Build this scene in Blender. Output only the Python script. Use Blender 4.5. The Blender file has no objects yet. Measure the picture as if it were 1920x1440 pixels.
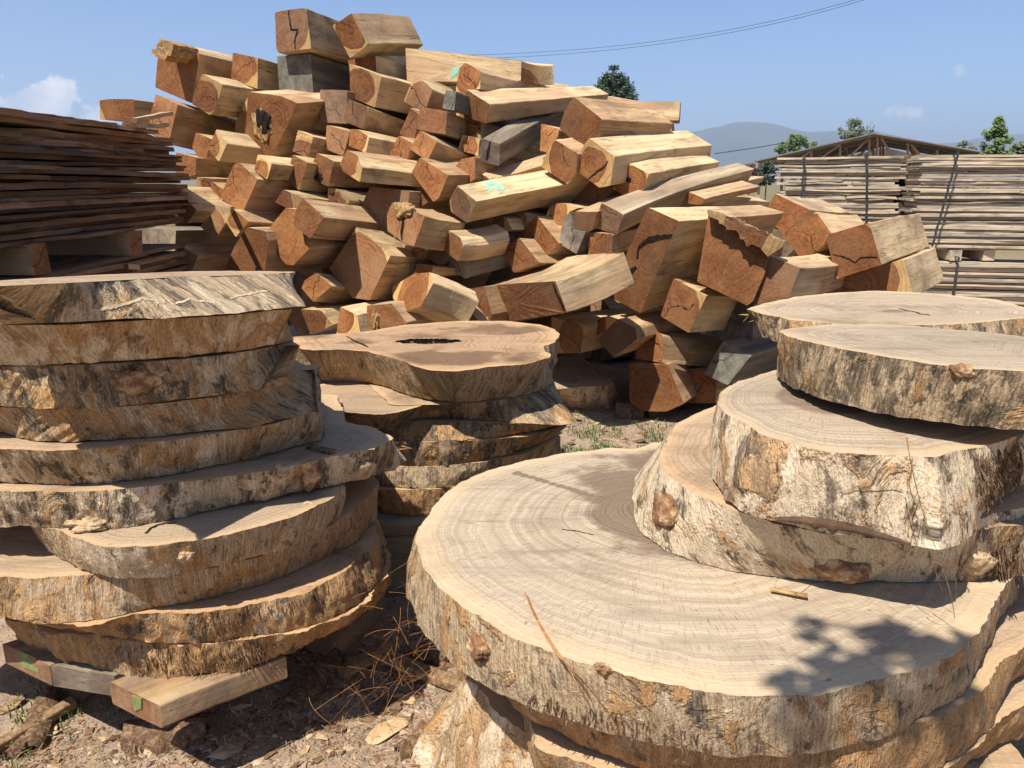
import bpy, bmesh, math, random
import numpy as np
from mathutils import Vector, Matrix, noise as mn
from mathutils.bvhtree import BVHTree
R = math.radians
random.seed(7)
S = bpy.context.scene
COL = S.collection

# ---------------------------------------------------------------- camera, light
CAMZ, FPX, PITCH = 1.5, 1440.0, R(14.8)
cam_d = bpy.data.cameras.new('camera'); cam = bpy.data.objects.new('camera', cam_d); COL.objects.link(cam)
cam.location = (0, 0, CAMZ); cam.rotation_euler = (R(90) - PITCH, 0, 0)
cam_d.sensor_width = 36; cam_d.lens = 27.0; cam_d.clip_start = 0.05; cam_d.clip_end = 20000
S.camera = cam
SUN = Vector((-0.37, -0.51, 1.0)).normalized()          # direction towards the sun
S.view_settings.view_transform = 'Standard'; S.view_settings.look = 'None'
S.view_settings.gamma = 1; S.view_settings.exposure = 0.85
sl = bpy.data.lights.new('sun', 'SUN'); sl.energy = 5.0; sl.angle = R(0.5); sl.color = (1.0, 0.955, 0.88)
so = bpy.data.objects.new('sun', sl); COL.objects.link(so)
so.rotation_euler = SUN.to_track_quat('Z', 'Y').to_euler(); so.location = (-3, -5, 10)

# ---------------------------------------------------------------- node helper
class NT:
    def __init__(s, tree): s.t = tree; s.t.nodes.clear()
    def n(s, typ, **kw):
        nd = s.t.nodes.new(typ)
        for k, v in kw.items(): setattr(nd, k, v)
        return nd
    def put(s, sock, v):
        if isinstance(v, bpy.types.NodeSocket): s.t.links.new(v, sock)
        elif v is not None:
            if isinstance(v, (int, float)) and hasattr(sock.default_value, '__len__'):
                v = (v,) * len(sock.default_value)
            if isinstance(v, tuple) and len(v) == 3 and sock.type == 'RGBA': v = v + (1,)
            sock.default_value = v
    def m(s, op, a, b=None, c=None, clamp=False):
        nd = s.n('ShaderNodeMath', operation=op, use_clamp=clamp)
        s.put(nd.inputs[0], a); s.put(nd.inputs[1], b); s.put(nd.inputs[2], c); return nd.outputs[0]
    def v(s, op, a, b=None, sc=None):
        nd = s.n('ShaderNodeVectorMath', operation=op); s.put(nd.inputs[0], a); s.put(nd.inputs[1], b)
        if sc is not None: s.put(nd.inputs['Scale'], sc)
        return nd.outputs['Value'] if op in ('LENGTH', 'DOT_PRODUCT', 'DISTANCE') else nd.outputs[0]
    def noise(s, vec, scale=5, det=3, rough=.55, dist=0, dims='3D', w=None, col=False):
        nd = s.n('ShaderNodeTexNoise', noise_dimensions=dims)
        if vec is not None and dims != '1D': s.put(nd.inputs['Vector'], vec)
        if w is not None: s.put(nd.inputs['W'], w)
        s.put(nd.inputs['Scale'], scale); s.put(nd.inputs['Detail'], det); s.put(nd.inputs['Roughness'], rough)
        s.put(nd.inputs['Distortion'], dist)
        return nd.outputs['Color'] if col else nd.outputs['Fac']
    def voro(s, vec, scale=5, feat='F1', out='Distance', rnd=1):
        nd = s.n('ShaderNodeTexVoronoi', feature=feat); s.put(nd.inputs['Vector'], vec); s.put(nd.inputs['Scale'], scale)
        s.put(nd.inputs['Randomness'], rnd)
        return nd.outputs[out]
    def ramp(s, f, st, interp='LINEAR'):
        nd = s.n('ShaderNodeValToRGB'); s.put(nd.inputs[0], f); cr = nd.color_ramp; cr.interpolation = interp
        while len(cr.elements) < len(st): cr.elements.new(.5)
        for e, (p, c) in zip(cr.elements, st):
            e.position = p; e.color = (c, c, c, 1) if isinstance(c, (int, float)) else tuple(c) + (1,)
        return nd.outputs[0]
    def mr(s, f, a, b, c=0., d=1., smooth=True):
        nd = s.n('ShaderNodeMapRange', interpolation_type='SMOOTHSTEP' if smooth else 'LINEAR')
        for i, x in enumerate((f, a, b, c, d)): s.put(nd.inputs[i], x)
        return nd.outputs[0]
    def mix(s, f, a, b, mode='MIX'):
        nd = s.n('ShaderNodeMix', data_type='RGBA', blend_type=mode)
        s.put(nd.inputs[0], f); s.put(nd.inputs[6], a); s.put(nd.inputs[7], b); return nd.outputs[2]
    def comb(s, x, y, z):
        nd = s.n('ShaderNodeCombineXYZ'); s.put(nd.inputs[0], x); s.put(nd.inputs[1], y); s.put(nd.inputs[2], z); return nd.outputs[0]
    def sep(s, v):
        nd = s.n('ShaderNodeSeparateXYZ'); s.put(nd.inputs[0], v); return nd.outputs
    def objc(s): return s.n('ShaderNodeTexCoord').outputs['Object']
    def objn(s): return s.n('ShaderNodeTexCoord').outputs['Normal']
    def info(s):
        oi = s.n('ShaderNodeObjectInfo'); c = s.sep(oi.outputs['Color']); return oi.outputs['Random'], c[0], c[1], c[2], oi.outputs['Alpha']
    def attr(s, name, out='Fac'): return s.n('ShaderNodeAttribute', attribute_name=name).outputs[out]
    def out(s, col, rough=.8, height=None, dist=.01, strength=1., spec=.25, disp=None):
        col = s.mix(1.0, col, (.80, .77, .72), 'MULTIPLY')
        b = s.n('ShaderNodeBsdfPrincipled'); s.put(b.inputs['Base Color'], col); s.put(b.inputs['Roughness'], rough)
        s.put(b.inputs['Specular IOR Level'], spec)
        if height is not None:
            bp = s.n('ShaderNodeBump'); s.put(bp.inputs['Height'], height); s.put(bp.inputs['Distance'], dist); s.put(bp.inputs['Strength'], strength)
            s.t.links.new(bp.outputs[0], b.inputs['Normal'])
        o = s.n('ShaderNodeOutputMaterial'); s.t.links.new(b.outputs[0], o.inputs[0]); return b
def mat(name):
    m = bpy.data.materials.new(name); m.use_nodes = True; return m, NT(m.node_tree)

# ---------------------------------------------------------------- sky
W = bpy.data.worlds.new('World'); S.world = W; W.use_nodes = True
t = NT(W.node_tree)
sky = t.n('ShaderNodeTexSky', sky_type='NISHITA'); sky.sun_disc = False
sky.sun_elevation = math.asin(SUN.z); sky.sun_rotation = math.atan2(SUN.x, SUN.y) % (2 * math.pi)
sky.altitude = 900; sky.air_density = 1.0; sky.dust_density = 1.0; sky.ozone_density = 1.6
dirv = t.n('ShaderNodeTexCoord').outputs['Generated']
dx, dy, dz = t.sep(dirv)
n1 = t.noise(dirv, 26, 8, .62); n2 = t.noise(dirv, 9, 4, .55)
def cloud(cx, cz, rx, rz, thr, soft=.08):        # a cloud standing at one place of the sky (direction x/y, z/y)
    az = t.m('DIVIDE', dx, t.m('MAXIMUM', dy, .01)); el = t.m('DIVIDE', dz, t.m('MAXIMUM', dy, .01))
    u = t.m('DIVIDE', t.m('SUBTRACT', az, cx), rx); w = t.m('DIVIDE', t.m('SUBTRACT', el, cz), rz)
    d = t.m('SQRT', t.m('ADD', t.m('MULTIPLY', u, u), t.m('MULTIPLY', w, w)))
    k = t.m('SUBTRACT', t.m('ADD', t.m('MULTIPLY', n1, 1.1), t.m('MULTIPLY', n2, .6)), t.m('MULTIPLY', d, .55))
    f = t.mr(k, thr, thr + soft)
    return t.m('MULTIPLY', f, t.m('GREATER_THAN', dy, 0))
c1 = t.m('MAXIMUM', cloud(-.59, .094, .075, .040, .46, .10), cloud(-.68, .09, .06, .030, .48, .10))
c1b = t.m('MAXIMUM', cloud(-.553, .106, .032, .028, .48, .12), cloud(-.50, .082, .045, .022, .50, .15))
c2 = cloud(.485, .0816, .034, .014, .45, .25); c3 = cloud(.363, .081, .026, .018, .45, .4); c4 = cloud(.546, .13, .014, .012, .45, .25)
cm = t.m('MAXIMUM', t.m('MAXIMUM', c1, c1b), t.m('MAXIMUM', t.m('MULTIPLY', c2, .8), t.m('MAXIMUM', t.m('MULTIPLY', c3, .4), t.m('MULTIPLY', c4, .3))))
ccol = t.mix(t.mr(n1, .35, .65), (5.2, 5.5, 6.2), (9.4, 9.0, 8.8))
sk = t.mix(1.0, sky.outputs[0], (.60, .75, .95), 'MULTIPLY')
sk = t.mix(t.m('MULTIPLY', cm, .95), sk, ccol)
bg = t.n('ShaderNodeBackground'); t.put(bg.inputs[0], sk); bg.inputs[1].default_value = .09
wo = t.n('ShaderNodeOutputWorld'); t.t.links.new(bg.outputs[0], wo.inputs[0])

# ---------------------------------------------------------------- picture rays (source photo 1920 x 1440)
CP, SP = math.cos(PITCH), math.sin(PITCH)
EYE = Vector((0, 0, CAMZ))
CROP = dict(_=(0, 0, 1), A=(180, 0, 3.84), B=(500, 0, 3.84), C=(840, 90, 3.84), D=(180, 280, 3.84), E=(500, 280, 3.84), F=(820, 300, 3.84),
            G=(1080, 330, 4.8), H=(1380, 330, 4.8), R=(1000, 550, 3.84), K=(0, 480, 3), N=(0, 880, 2.4), M=(520, 560, 3),
            P=(740, 800, 2.25), Q=(1140, 530, 2.4615), X=(1240, 900, 2.6667), T=(400, 1050, 3.6923), Y=(1380, 180, 3.5556), L=(0, 160, 3.6))
def px(c, p): o = CROP[c]; return (o[0] + p[0] / o[2], o[1] + p[1] / o[2])
def ray(p):
    a = (p[0] - 960) / FPX; u = (720 - p[1]) / FPX
    return Vector((a, CP + SP * u, -SP + CP * u))
def on_z(p, z, tilt=(0, 0), ref=(0, 0)):       # meeting point of a ray with the plane z + a(x-x0) + b(y-y0)
    r = ray(p); a, b = tilt
    t_ = (z - a * ref[0] - b * ref[1] - CAMZ) / (r.z - a * r.x - b * r.y)
    return EYE + r * t_
def on_y(p, y): r = ray(p); return EYE + r * (y / r.y)

# ---------------------------------------------------------------- object helpers
LABELS = {}
def tag(o, label=None, cat=None, group=None, kind=None):
    if label: o['label'] = label
    if cat: o['category'] = cat
    if group: o['group'] = group
    o['kind'] = kind or 'thing'
    return o
def mesh(name, verts, faces, m, parent=None, smooth=False, mats=None, fm=None):
    me = bpy.data.meshes.new(name); me.from_pydata([tuple(v) for v in verts], [], faces)
    o = bpy.data.objects.new(name, me); COL.objects.link(o)
    for q in (mats or [m]): me.materials.append(q)
    if fm: me.polygons.foreach_set('material_index', fm)
    if smooth: me.polygons.foreach_set('use_smooth', [True] * len(me.polygons))
    me.update()
    if parent: o.parent = parent
    return o
def empty(name, loc=(0, 0, 0)):
    o = bpy.data.objects.new(name, None); COL.objects.link(o); o.location = loc; o.empty_display_size = .1; return o
ORD = ['', 'first', 'second', 'third', 'fourth', 'fifth', 'sixth', 'seventh', 'eighth', 'ninth', 'tenth', 'eleventh', 'twelfth', 'thirteenth',
       'fourteenth', 'fifteenth', 'sixteenth', 'seventeenth', 'eighteenth', 'nineteenth', 'twentieth']
def ordw(i):
    if i <= 20: return ORD[i]
    t_ = {2: 'twent', 3: 'thirt', 4: 'fort', 5: 'fift', 6: 'sixt'}[i // 10]
    return t_ + 'ieth' if i % 10 == 0 else t_ + 'y-' + ORD[i % 10]

# ---------------------------------------------------------------- materials
def make_timber():
    m, t = mat('sawn_timber')
    P = t.objc(); N = t.sep(t.objn()); rnd, rh, grey, crk, pale = t.info()
    off = t.m('MULTIPLY', rnd, 37.)
    Po = t.v('ADD', P, t.comb(off, t.m('MULTIPLY', off, .7), t.m('MULTIPLY', off, 1.3)))
    wv = t.noise(t.v('MULTIPLY', Po, (3.2, 3.2, 1.0)), 1, 3, .55, col=True)
    wp = t.v('SCALE', t.v('SUBTRACT', wv, (.5, .5, .5)), sc=.17)
    Q = t.v('MULTIPLY', t.v('ADD', P, wp), (1, 1, 0))
    r = t.v('LENGTH', Q)
    x, y, z = t.sep(P)
    isend = t.mr(t.m('ABSOLUTE', N[2]), .6, .8)
    fib = t.noise(t.v('MULTIPLY', Po, (60, 60, 2.2)), 1, 3, .6)
    fib2 = t.noise(t.v('MULTIPLY', Po, (14, 14, 1.2)), 1, 4, .6)
    blot = t.noise(Po, 4.5, 4, .6); spec = t.noise(Po, 55, 2, .6)
    rn = t.noise(None, 1, 2, .6, dims='1D', w=t.m('ADD', t.m('MULTIPLY', r, 70), off))
    # end grain
    eh = t.ramp(rn, [(.25, (.16, .055, .020)), (.5, (.25, .096, .034)), (.75, (.34, .145, .054))])
    eh = t.mix(t.mr(blot, .40, .62), eh, t.mix(.5, eh, (.50, .255, .105))); eh = t.mix(t.mr(t.noise(Po, 9, 5, .65, .6), .5, .7, 0, .6), eh, (.17, .065, .025))
    eh = t.mix(t.mr(spec, .35, .75, 0, .25), eh, (.58, .32, .15))
    es = t.mix(t.mr(rn, .35, .65), (.58, .37, .15), (.74, .53, .27))
    hm = t.m('SUBTRACT', 1, t.mr(r, t.m('SUBTRACT', rh, .006), t.m('ADD', rh, .008)))
    rimd = t.m('MULTIPLY', t.mr(r, t.m('SUBTRACT', rh, .025), rh), hm)
    eh = t.mix(t.m('MULTIPLY', rimd, .35), eh, (.18, .06, .025))
    ecol = t.mix(hm, es, eh)
    # long faces
    lh = t.mix(t.mr(fib2, .3, .7), (.36, .20, .10), (.56, .36, .20))
    ls = t.mix(t.mr(fib2, .3, .7), (.53, .36, .165), (.80, .61, .36))
    hms = t.m('SUBTRACT', 1, t.mr(r, t.m('SUBTRACT', t.m('MULTIPLY', rh, .9), .008), t.m('MULTIPLY', rh, .9)))
    hms = t.m('MULTIPLY', hms, t.mr(t.noise(t.v('MULTIPLY', Po, (2.4, 2.4, 1.1)), 1, 2, .5), .41, .50))
    lcol = t.mix(hms, ls, lh)
    lcol = t.mix(t.mr(fib, .35, .75, 0, .35), lcol, (.40, .25, .13))
    lcol = t.mix(t.mr(t.noise(t.v('MULTIPLY', Po, (7, 7, 3)), 1, 6, .68, .5), .50, .68, 0, .75), lcol, (.19, .125, .065))
    lcol = t.mix(t.m('MULTIPLY', pale, .5), lcol, t.mix(.5, lcol, (.85, .68, .46)))
    tone = t.m('FRACT', t.m('MULTIPLY', rnd, 7.31)); ecol = t.mix(1.0, ecol, t.mix(tone, (.50, .44, .40), (1.18, 1.10, .98)), 'MULTIPLY'); gend = t.mr(t.m('FRACT', t.m('MULTIPLY', rnd, 23.7)), .55, 1.0, 0, .55); ecol = t.mix(t.m('MULTIPLY', gend, t.mr(blot, .35, .6, .4, 1)), ecol, (.24, .17, .11))
    col = t.mix(isend, lcol, ecol)
    gn = t.mix(t.mr(fib2, .35, .7), (.12, .112, .095), (.25, .235, .195))
    gm = t.m('MULTIPLY', grey, t.mr(t.m('ADD', blot, grey), .55, 1.05), clamp=True)
    col = t.mix(gm, col, gn)
    grime = t.noise(Po, 1.9, 5, .62); gr = t.mr(grime, .48, .68, 0, .62)
    col = t.mix(gr, col, t.mix(.6, col, (.10, .075, .05)))
    # drying cracks radiating on the end
    ang = t.m('ARCTAN2', y, x); wob = t.m('MULTIPLY', t.m('SUBTRACT', t.noise(Po, 11, 3, .6), .5), 1.7)
    def crack(a0, w, lim):
        d = t.m('MULTIPLY', t.m('ABSOLUTE', t.m('SINE', t.m('MULTIPLY', t.m('SUBTRACT', t.m('ADD', ang, wob), a0), .5))), t.v('LENGTH', t.comb(x, y, 0)))
        c = t.m('SUBTRACT', 1, t.mr(d, w * .4, w)); return t.m('MULTIPLY', c, t.m('LESS_THAN', t.v('LENGTH', t.comb(x, y, 0)), lim))
    a0 = t.m('MULTIPLY', rnd, 41.)
    c1 = crack(a0, .0020, .15); c2 = crack(t.m('ADD', a0, 2.6), .0013, .085); c3 = crack(t.m('ADD', a0, 4.4), .0009, .05)
    ck = t.m('MULTIPLY', t.m('MAXIMUM', c1, t.m('MAXIMUM', c2, c3)), t.m('MULTIPLY', isend, crk))
    col = t.mix(ck, col, (.018, .010, .006))
    # thin checks on the long faces
    chk = t.noise(t.v('MULTIPLY', Po, (30, 30, .9)), 1, 2, .5, 1.2); lk = t.m('SUBTRACT', 1, t.mr(t.m('ABSOLUTE', t.m('SUBTRACT', chk, .62)), 0, .009))
    lk = t.m('MULTIPLY', lk, t.m('SUBTRACT', 1, isend)); col = t.mix(t.m('MULTIPLY', lk, .55), col, (.08, .045, .025))
    h = t.m('ADD', t.m('MULTIPLY', fib, .35), t.m('ADD', t.m('MULTIPLY', spec, .2), t.m('MULTIPLY', t.noise(Po, 18, 4, .6), .6)))
    h = t.m('SUBTRACT', h, t.m('ADD', t.m('MULTIPLY', ck, 2.5), lk))
    t.out(col, .78, h, .006, .9, .2); return m
TIMBER = make_timber()

def make_cut():       # sawn face of a round slab: attribute e = 0 at the pith, 1 at the bark
    m, t = mat('slab_cut_face')
    P = t.objc(); rnd, hr, dark, warm, al = t.info(); e = t.attr('e')
    off = t.m('MULTIPLY', rnd, 53.); Po = t.v('ADD', P, t.comb(off, off, 0))
    lo = t.noise(Po, 2.2, 3, .5); mid = t.noise(Po, 7, 5, .6); fine = t.noise(Po, 130, 2, .6)
    ew = t.m('ADD', e, t.m('MULTIPLY', t.m('SUBTRACT', lo, .5), .12)); ew = t.m('ADD', ew, t.m('MULTIPLY', t.m('SUBTRACT', mid, .5), .03))
    r1 = t.noise(None, 1, 3, .6, dims='1D', w=t.m('ADD', t.m('MULTIPLY', ew, 34), off))
    r2 = t.noise(None, 1, 2, .7, dims='1D', w=t.m('ADD', t.m('MULTIPLY', ew, 150), off))
    rings = t.m('ADD', t.m('MULTIPLY', r1, .65), t.m('MULTIPLY', r2, .35))
    col = t.ramp(rings, [(.28, (.355, .28, .20)), (.48, (.49, .405, .30)), (.66, (.61, .525, .40))])
    x, y, z = t.sep(P); nv = t.v('NORMALIZE', t.comb(x, y, 0)); nx, ny, _ = t.sep(nv)
    ray_ = t.noise(t.comb(t.m('MULTIPLY', nx, 95), t.m('MULTIPLY', ny, 95), t.m('MULTIPLY', e, 26)), 1, 3, .65)
    col = t.mix(t.mr(ray_, .50, .70, 0, .5), col, (.27, .195, .14))
    saw = t.noise(t.v('MULTIPLY', Po, (3, 150, 1)), 1, 2, .5, .5)
    col = t.mix(t.mr(saw, .5, .8, 0, .25), col, (.33, .25, .18))
    wth = t.noise(t.v('MULTIPLY', Po, (2.2, 17, 1)), 1, 6, .68, .6); col = t.mix(t.mr(wth, .48, .70, 0, .7), col, (.31, .26, .20))
    wt2 = t.noise(t.v('MULTIPLY', Po, (16, 3, 1)), 1, 6, .7, .4); col = t.mix(t.mr(wt2, .55, .72, 0, .4), col, (.33, .235, .14))
    arc_ = t.n('ShaderNodeTexWave', wave_type='RINGS', rings_direction='Z'); t.put(arc_.inputs['Vector'], t.v('ADD', P, t.comb(t.m('SUBTRACT', t.m('MULTIPLY', rnd, 3), 2.4), 1.6, 0))); t.put(arc_.inputs['Scale'], 16.); t.put(arc_.inputs['Distortion'], 1.2); t.put(arc_.inputs['Detail'], 3.)
    am = t.m('MULTIPLY', t.mr(arc_.outputs['Fac'], .72, .98), t.mr(lo, .45, .62)); col = t.mix(t.m('MULTIPLY', am, .30), col, (.36, .29, .21))
    heart = t.m('SUBTRACT', 1, t.mr(t.m('ADD', ew, t.m('MULTIPLY', t.m('SUBTRACT', mid, .5), .25)), t.m('SUBTRACT', hr, .05), t.m('ADD', hr, .04)))
    hc = t.mix(t.mr(r2, .35, .65), (.105, .065, .042), (.25, .175, .125))
    col = t.mix(t.m('MULTIPLY', heart, .62), col, hc)
    stn = t.mr(t.m('ADD', t.attr('stain'), t.m('MULTIPLY', t.m('SUBTRACT', mid, .5), 1.1)), .42, .66); sc_ = t.mix(t.mr(r2, .35, .65), (.085, .055, .038), (.19, .13, .09))
    col = t.mix(t.m('MULTIPLY', stn, .72), col, sc_)
    rim = t.mr(e, .86, .985); col = t.mix(t.m('MULTIPLY', rim, .6), col, (.70, .54, .34))
    gr = t.mr(t.noise(Po, 3.1, 6, .65), .5, .7); col = t.mix(t.m('MULTIPLY', gr, t.m('ADD', .22, t.m('MULTIPLY', dark, .95)), clamp=True), col, (.135, .092, .058))
    col = t.mix(t.m('MULTIPLY', warm, .9), col, t.mix(1, col, (.92, .66, .46), 'MULTIPLY'))
    # star checks
    r3 = t.noise(t.comb(t.m('MULTIPLY', nx, 30), t.m('MULTIPLY', ny, 30), t.m('ADD', t.m('MULTIPLY', e, 1.6), off)), 1, 2, .5); c = t.m('MULTIPLY', t.m('SUBTRACT', 1, t.mr(t.m('ABSOLUTE', t.m('SUBTRACT', r3, .60)), .002, .007)), t.m('MULTIPLY', t.mr(mid, .45, .6), t.m('SUBTRACT', 1, t.mr(e, .80, .97))))
    col = t.mix(t.m('MULTIPLY', c, .7), col, (.05, .03, .02))
    sp = t.m('LESS_THAN', t.noise(Po, 48, 2, .5), .27); col = t.mix(t.m('MULTIPLY', sp, .5), col, (.10, .07, .05))
    h = t.m('ADD', t.m('MULTIPLY', r2, .5), t.m('ADD', t.m('MULTIPLY', fine, .35), t.m('SUBTRACT', t.m('MULTIPLY', saw, .3), t.m('MULTIPLY', ray_, .7))))
    t.out(col, .82, h, .0035, .8, .2); return m
CUT = make_cut()

def make_bark():      # outer edge of a round slab, uv = metres along the edge / height
    m, t = mat('slab_bark_edge')
    uv = t.n('ShaderNodeUVMap', uv_map='st').outputs[0]; u, v, _ = t.sep(uv)
    rnd, cream, darkb, shear, red = t.info(); off = t.m('MULTIPLY', rnd, 61.)
    us = t.m('ADD', t.m('ADD', u, off), t.m('MULTIPLY', v, t.m('MULTIPLY', t.m('SUBTRACT', shear, .5), 1.5)))
    q = t.comb(us, v, off)
    st1 = t.noise(t.v('MULTIPLY', q, (190, 13, 1)), 1, 4, .7, .15); st2 = t.noise(t.v('MULTIPLY', q, (46, 5, 1)), 1, 4, .65, .25)
    fl = t.noise(t.v('MULTIPLY', q, (55, 26, 1)), 1, 5, .7, .6); big = t.noise(t.v('MULTIPLY', q, (5.5, 4, 1)), 1, 5, .6, .5)
    big2 = t.noise(t.v('MULTIPLY', q, (9, 6, 1)), 1.3, 5, .65, .8)
    vor = t.voro(t.v('MULTIPLY', q, (30, 12, 1)), 1, 'DISTANCE_TO_EDGE')
    tan = t.ramp(st1, [(.3, (.19, .125, .07)), (.45, (.42, .30, .18)), (.6, (.60, .46, .30)), (.75, (.74, .60, .43))])
    crm = t.ramp(st1, [(.28, (.44, .31, .18)), (.42, (.74, .58, .39)), (.62, (.86, .73, .55))])
    org = t.ramp(st2, [(.35, (.27, .135, .05)), (.6, (.58, .31, .11))])
    drk = t.ramp(st1, [(.35, (.035, .028, .022)), (.55, (.11, .088, .066)), (.75, (.27, .22, .16))])
    col = t.mix(t.mr(t.m('ADD', big, t.m('SUBTRACT', cream, .5)), .36, .60), tan, crm)
    col = t.mix(t.mr(t.m('ADD', big2, t.m('MULTIPLY', red, .30)), .57, .68, 0, .75), col, org)
    dk = t.mr(t.m('ADD', t.noise(t.v('MULTIPLY', q, (17, 11, 1)), 1, 7, .72, .35), t.m('SUBTRACT', t.m('MULTIPLY', darkb, .28), .12)), .54, .61)
    dk = t.m('MULTIPLY', dk, t.mr(st2, .3, .62, .25, 1.)); col = t.mix(dk, col, drk)
    gy = t.mr(fl, .58, .70, 0, .4); col = t.mix(gy, col, (.27, .22, .16))
    spk = t.noise(t.v('MULTIPLY', q, (300, 110, 1)), 1, 3, .7); col = t.mix(t.mr(spk, .5, .66, 0, .55), col, (.11, .075, .045)); col = t.mix(t.mr(spk, .46, .32, 0, .35), col, (.80, .64, .44))
    h = t.m('ADD', t.m('MULTIPLY', t.m('ADD', st1, spk), .45), t.m('ADD', t.m('MULTIPLY', fl, .9), t.m('MULTIPLY', t.mr(big2, .5, .6), .6)))
    t.out(col, .85, h, .009, .95, .2); return m
BARK = make_bark()

def simple(name, c1, c2, scale=(8, 8, 8), bump=.004, rough=.85, det=5, c3=None, spec=.2):
    m, t = mat(name); P = t.objc(); rnd = t.info()[0]; P = t.v('ADD', P, t.comb(t.m('MULTIPLY', rnd, 31), 0, t.m('MULTIPLY', rnd, 17)))
    n = t.noise(t.v('MULTIPLY', P, scale), 1, det, .62, .3)
    col = t.ramp(n, [(.35, c1), (.65, c2)] if c3 is None else [(.3, c1), (.5, c2), (.68, c3)])
    h = t.m('ADD', n, t.m('MULTIPLY', t.noise(t.v('MULTIPLY', P, tuple(5 * s for s in scale)), 1, 3), .5))
    t.out(col, rough, h, bump, .9, spec); return m
KNOT = simple('knot_wood', (.08, .04, .025), (.30, .16, .08), (30, 30, 30), .008, c3=(.62, .45, .28))
KNOTP = simple('pale_knot_wood', (.16, .09, .04), (.52, .37, .22), (38, 38, 38), .008, c3=(.60, .45, .29))
DARK = simple('rot_and_crevice_shade', (.006, .004, .003), (.03, .018, .010), (40, 40, 40), .01)  # near-black: rot, plus the shade inside holes, splits and cracks put into colour
TORN = simple('torn_sapwood', (.16, .08, .03), (.42, .25, .11), (50, 50, 20), .012, c3=(.62, .42, .20))
BARKP = simple('loose_bark', (.075, .04, .024), (.24, .14, .08), (60, 90, 60), .016, c3=(.46, .32, .20), det=7)
STICK = simple('weathered_batten', (.12, .07, .035), (.30, .19, .10), (8, 60, 60), .004, c3=(.45, .31, .18))
DRYLEAF = simple('dry_leaf', (.42, .27, .14), (.62, .43, .24), (20, 20, 20), .003, c3=(.70, .52, .32))
REDLEAF = simple('red_dry_leaf', (.20, .06, .03), (.35, .12, .06), (20, 20, 20), .003)
NEEDLE = simple('pine_needle', (.26, .11, .04), (.48, .25, .10), (40, 40, 40), .0, rough=.6)
STRAP = simple('black_strap', (.03, .03, .035), (.07, .07, .08), (30, 30, 30), .001, rough=.5)
MINT = simple('mint_paint_mark', (.20, .52, .36), (.36, .66, .50), (60, 60, 8), .002)
GREEN = simple('green_paint_mark', (.17, .21, .07), (.26, .29, .12), (60, 60, 60), .002)

# ---------------------------------------------------------------- ground
def make_ground():
    m, t = mat('dry_dirt')
    P = t.n('ShaderNodeNewGeometry').outputs['Position']
    n1 = t.noise(P, 1.3, 5, .6); n2 = t.noise(P, 9, 6, .65); n3 = t.noise(P, 90, 4, .7); vc = t.voro(P, 70); vc2 = t.voro(P, 26)
    col = t.ramp(n2, [(.3, (.26, .18, .12)), (.5, (.41, .30, .215)), (.7, (.53, .41, .305))])
    col = t.mix(t.mr(n3, .35, .7, 0, .65), col, (.36, .285, .215))
    peb = t.mr(vc, .0, .22, 1, 0); colr = t.voro(P, 70, out='Color'); cr = t.sep(colr)[0]
    col = t.mix(t.m('MULTIPLY', peb, t.mr(cr, .6, .75, 0, .7)), col, (.58, .49, .39))
    col = t.mix(t.m('MULTIPLY', t.mr(vc2, 0, .3, 1, 0), t.mr(n1, .5, .65, 0, .55)), col, (.30, .15, .08))
    far = t.mr(t.v('LENGTH', P), 9, 25); fg = t.mix(n2, (.16, .14, .07), (.26, .22, .12)); col = t.mix(far, col, fg)
    h = t.m('ADD', t.m('MULTIPLY', n3, .4), t.m('SUBTRACT', t.m('MULTIPLY', n2, 1.3), t.m('MULTIPLY', t.mr(vc, 0, .3), .35)))
    t.out(col, .92, h, .02, .9, .1); return m
def gz(x, y): return .018 * (mn.noise(Vector((x * 2.1, y * 2.1, 3))) + .6 * mn.noise(Vector((x * 6, y * 6, 9)))) if abs(x) < 12 and abs(y) < 14 else 0.
def build_ground():
    n = 230; s = [math.copysign((abs(u) ** 5.2) * 7000 + abs(u) * 6.0, u) for u in np.linspace(-1, 1, n)]
    V = [(x, y + 2.5, gz(x, y + 2.5)) for y in s for x in s]
    F = [(j * n + i, j * n + i + 1, (j + 1) * n + i + 1, (j + 1) * n + i) for j in range(n - 1) for i in range(n - 1)]
    tag(mesh('ground', V, F, make_ground(), smooth=True), kind='structure')
build_ground()

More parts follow.
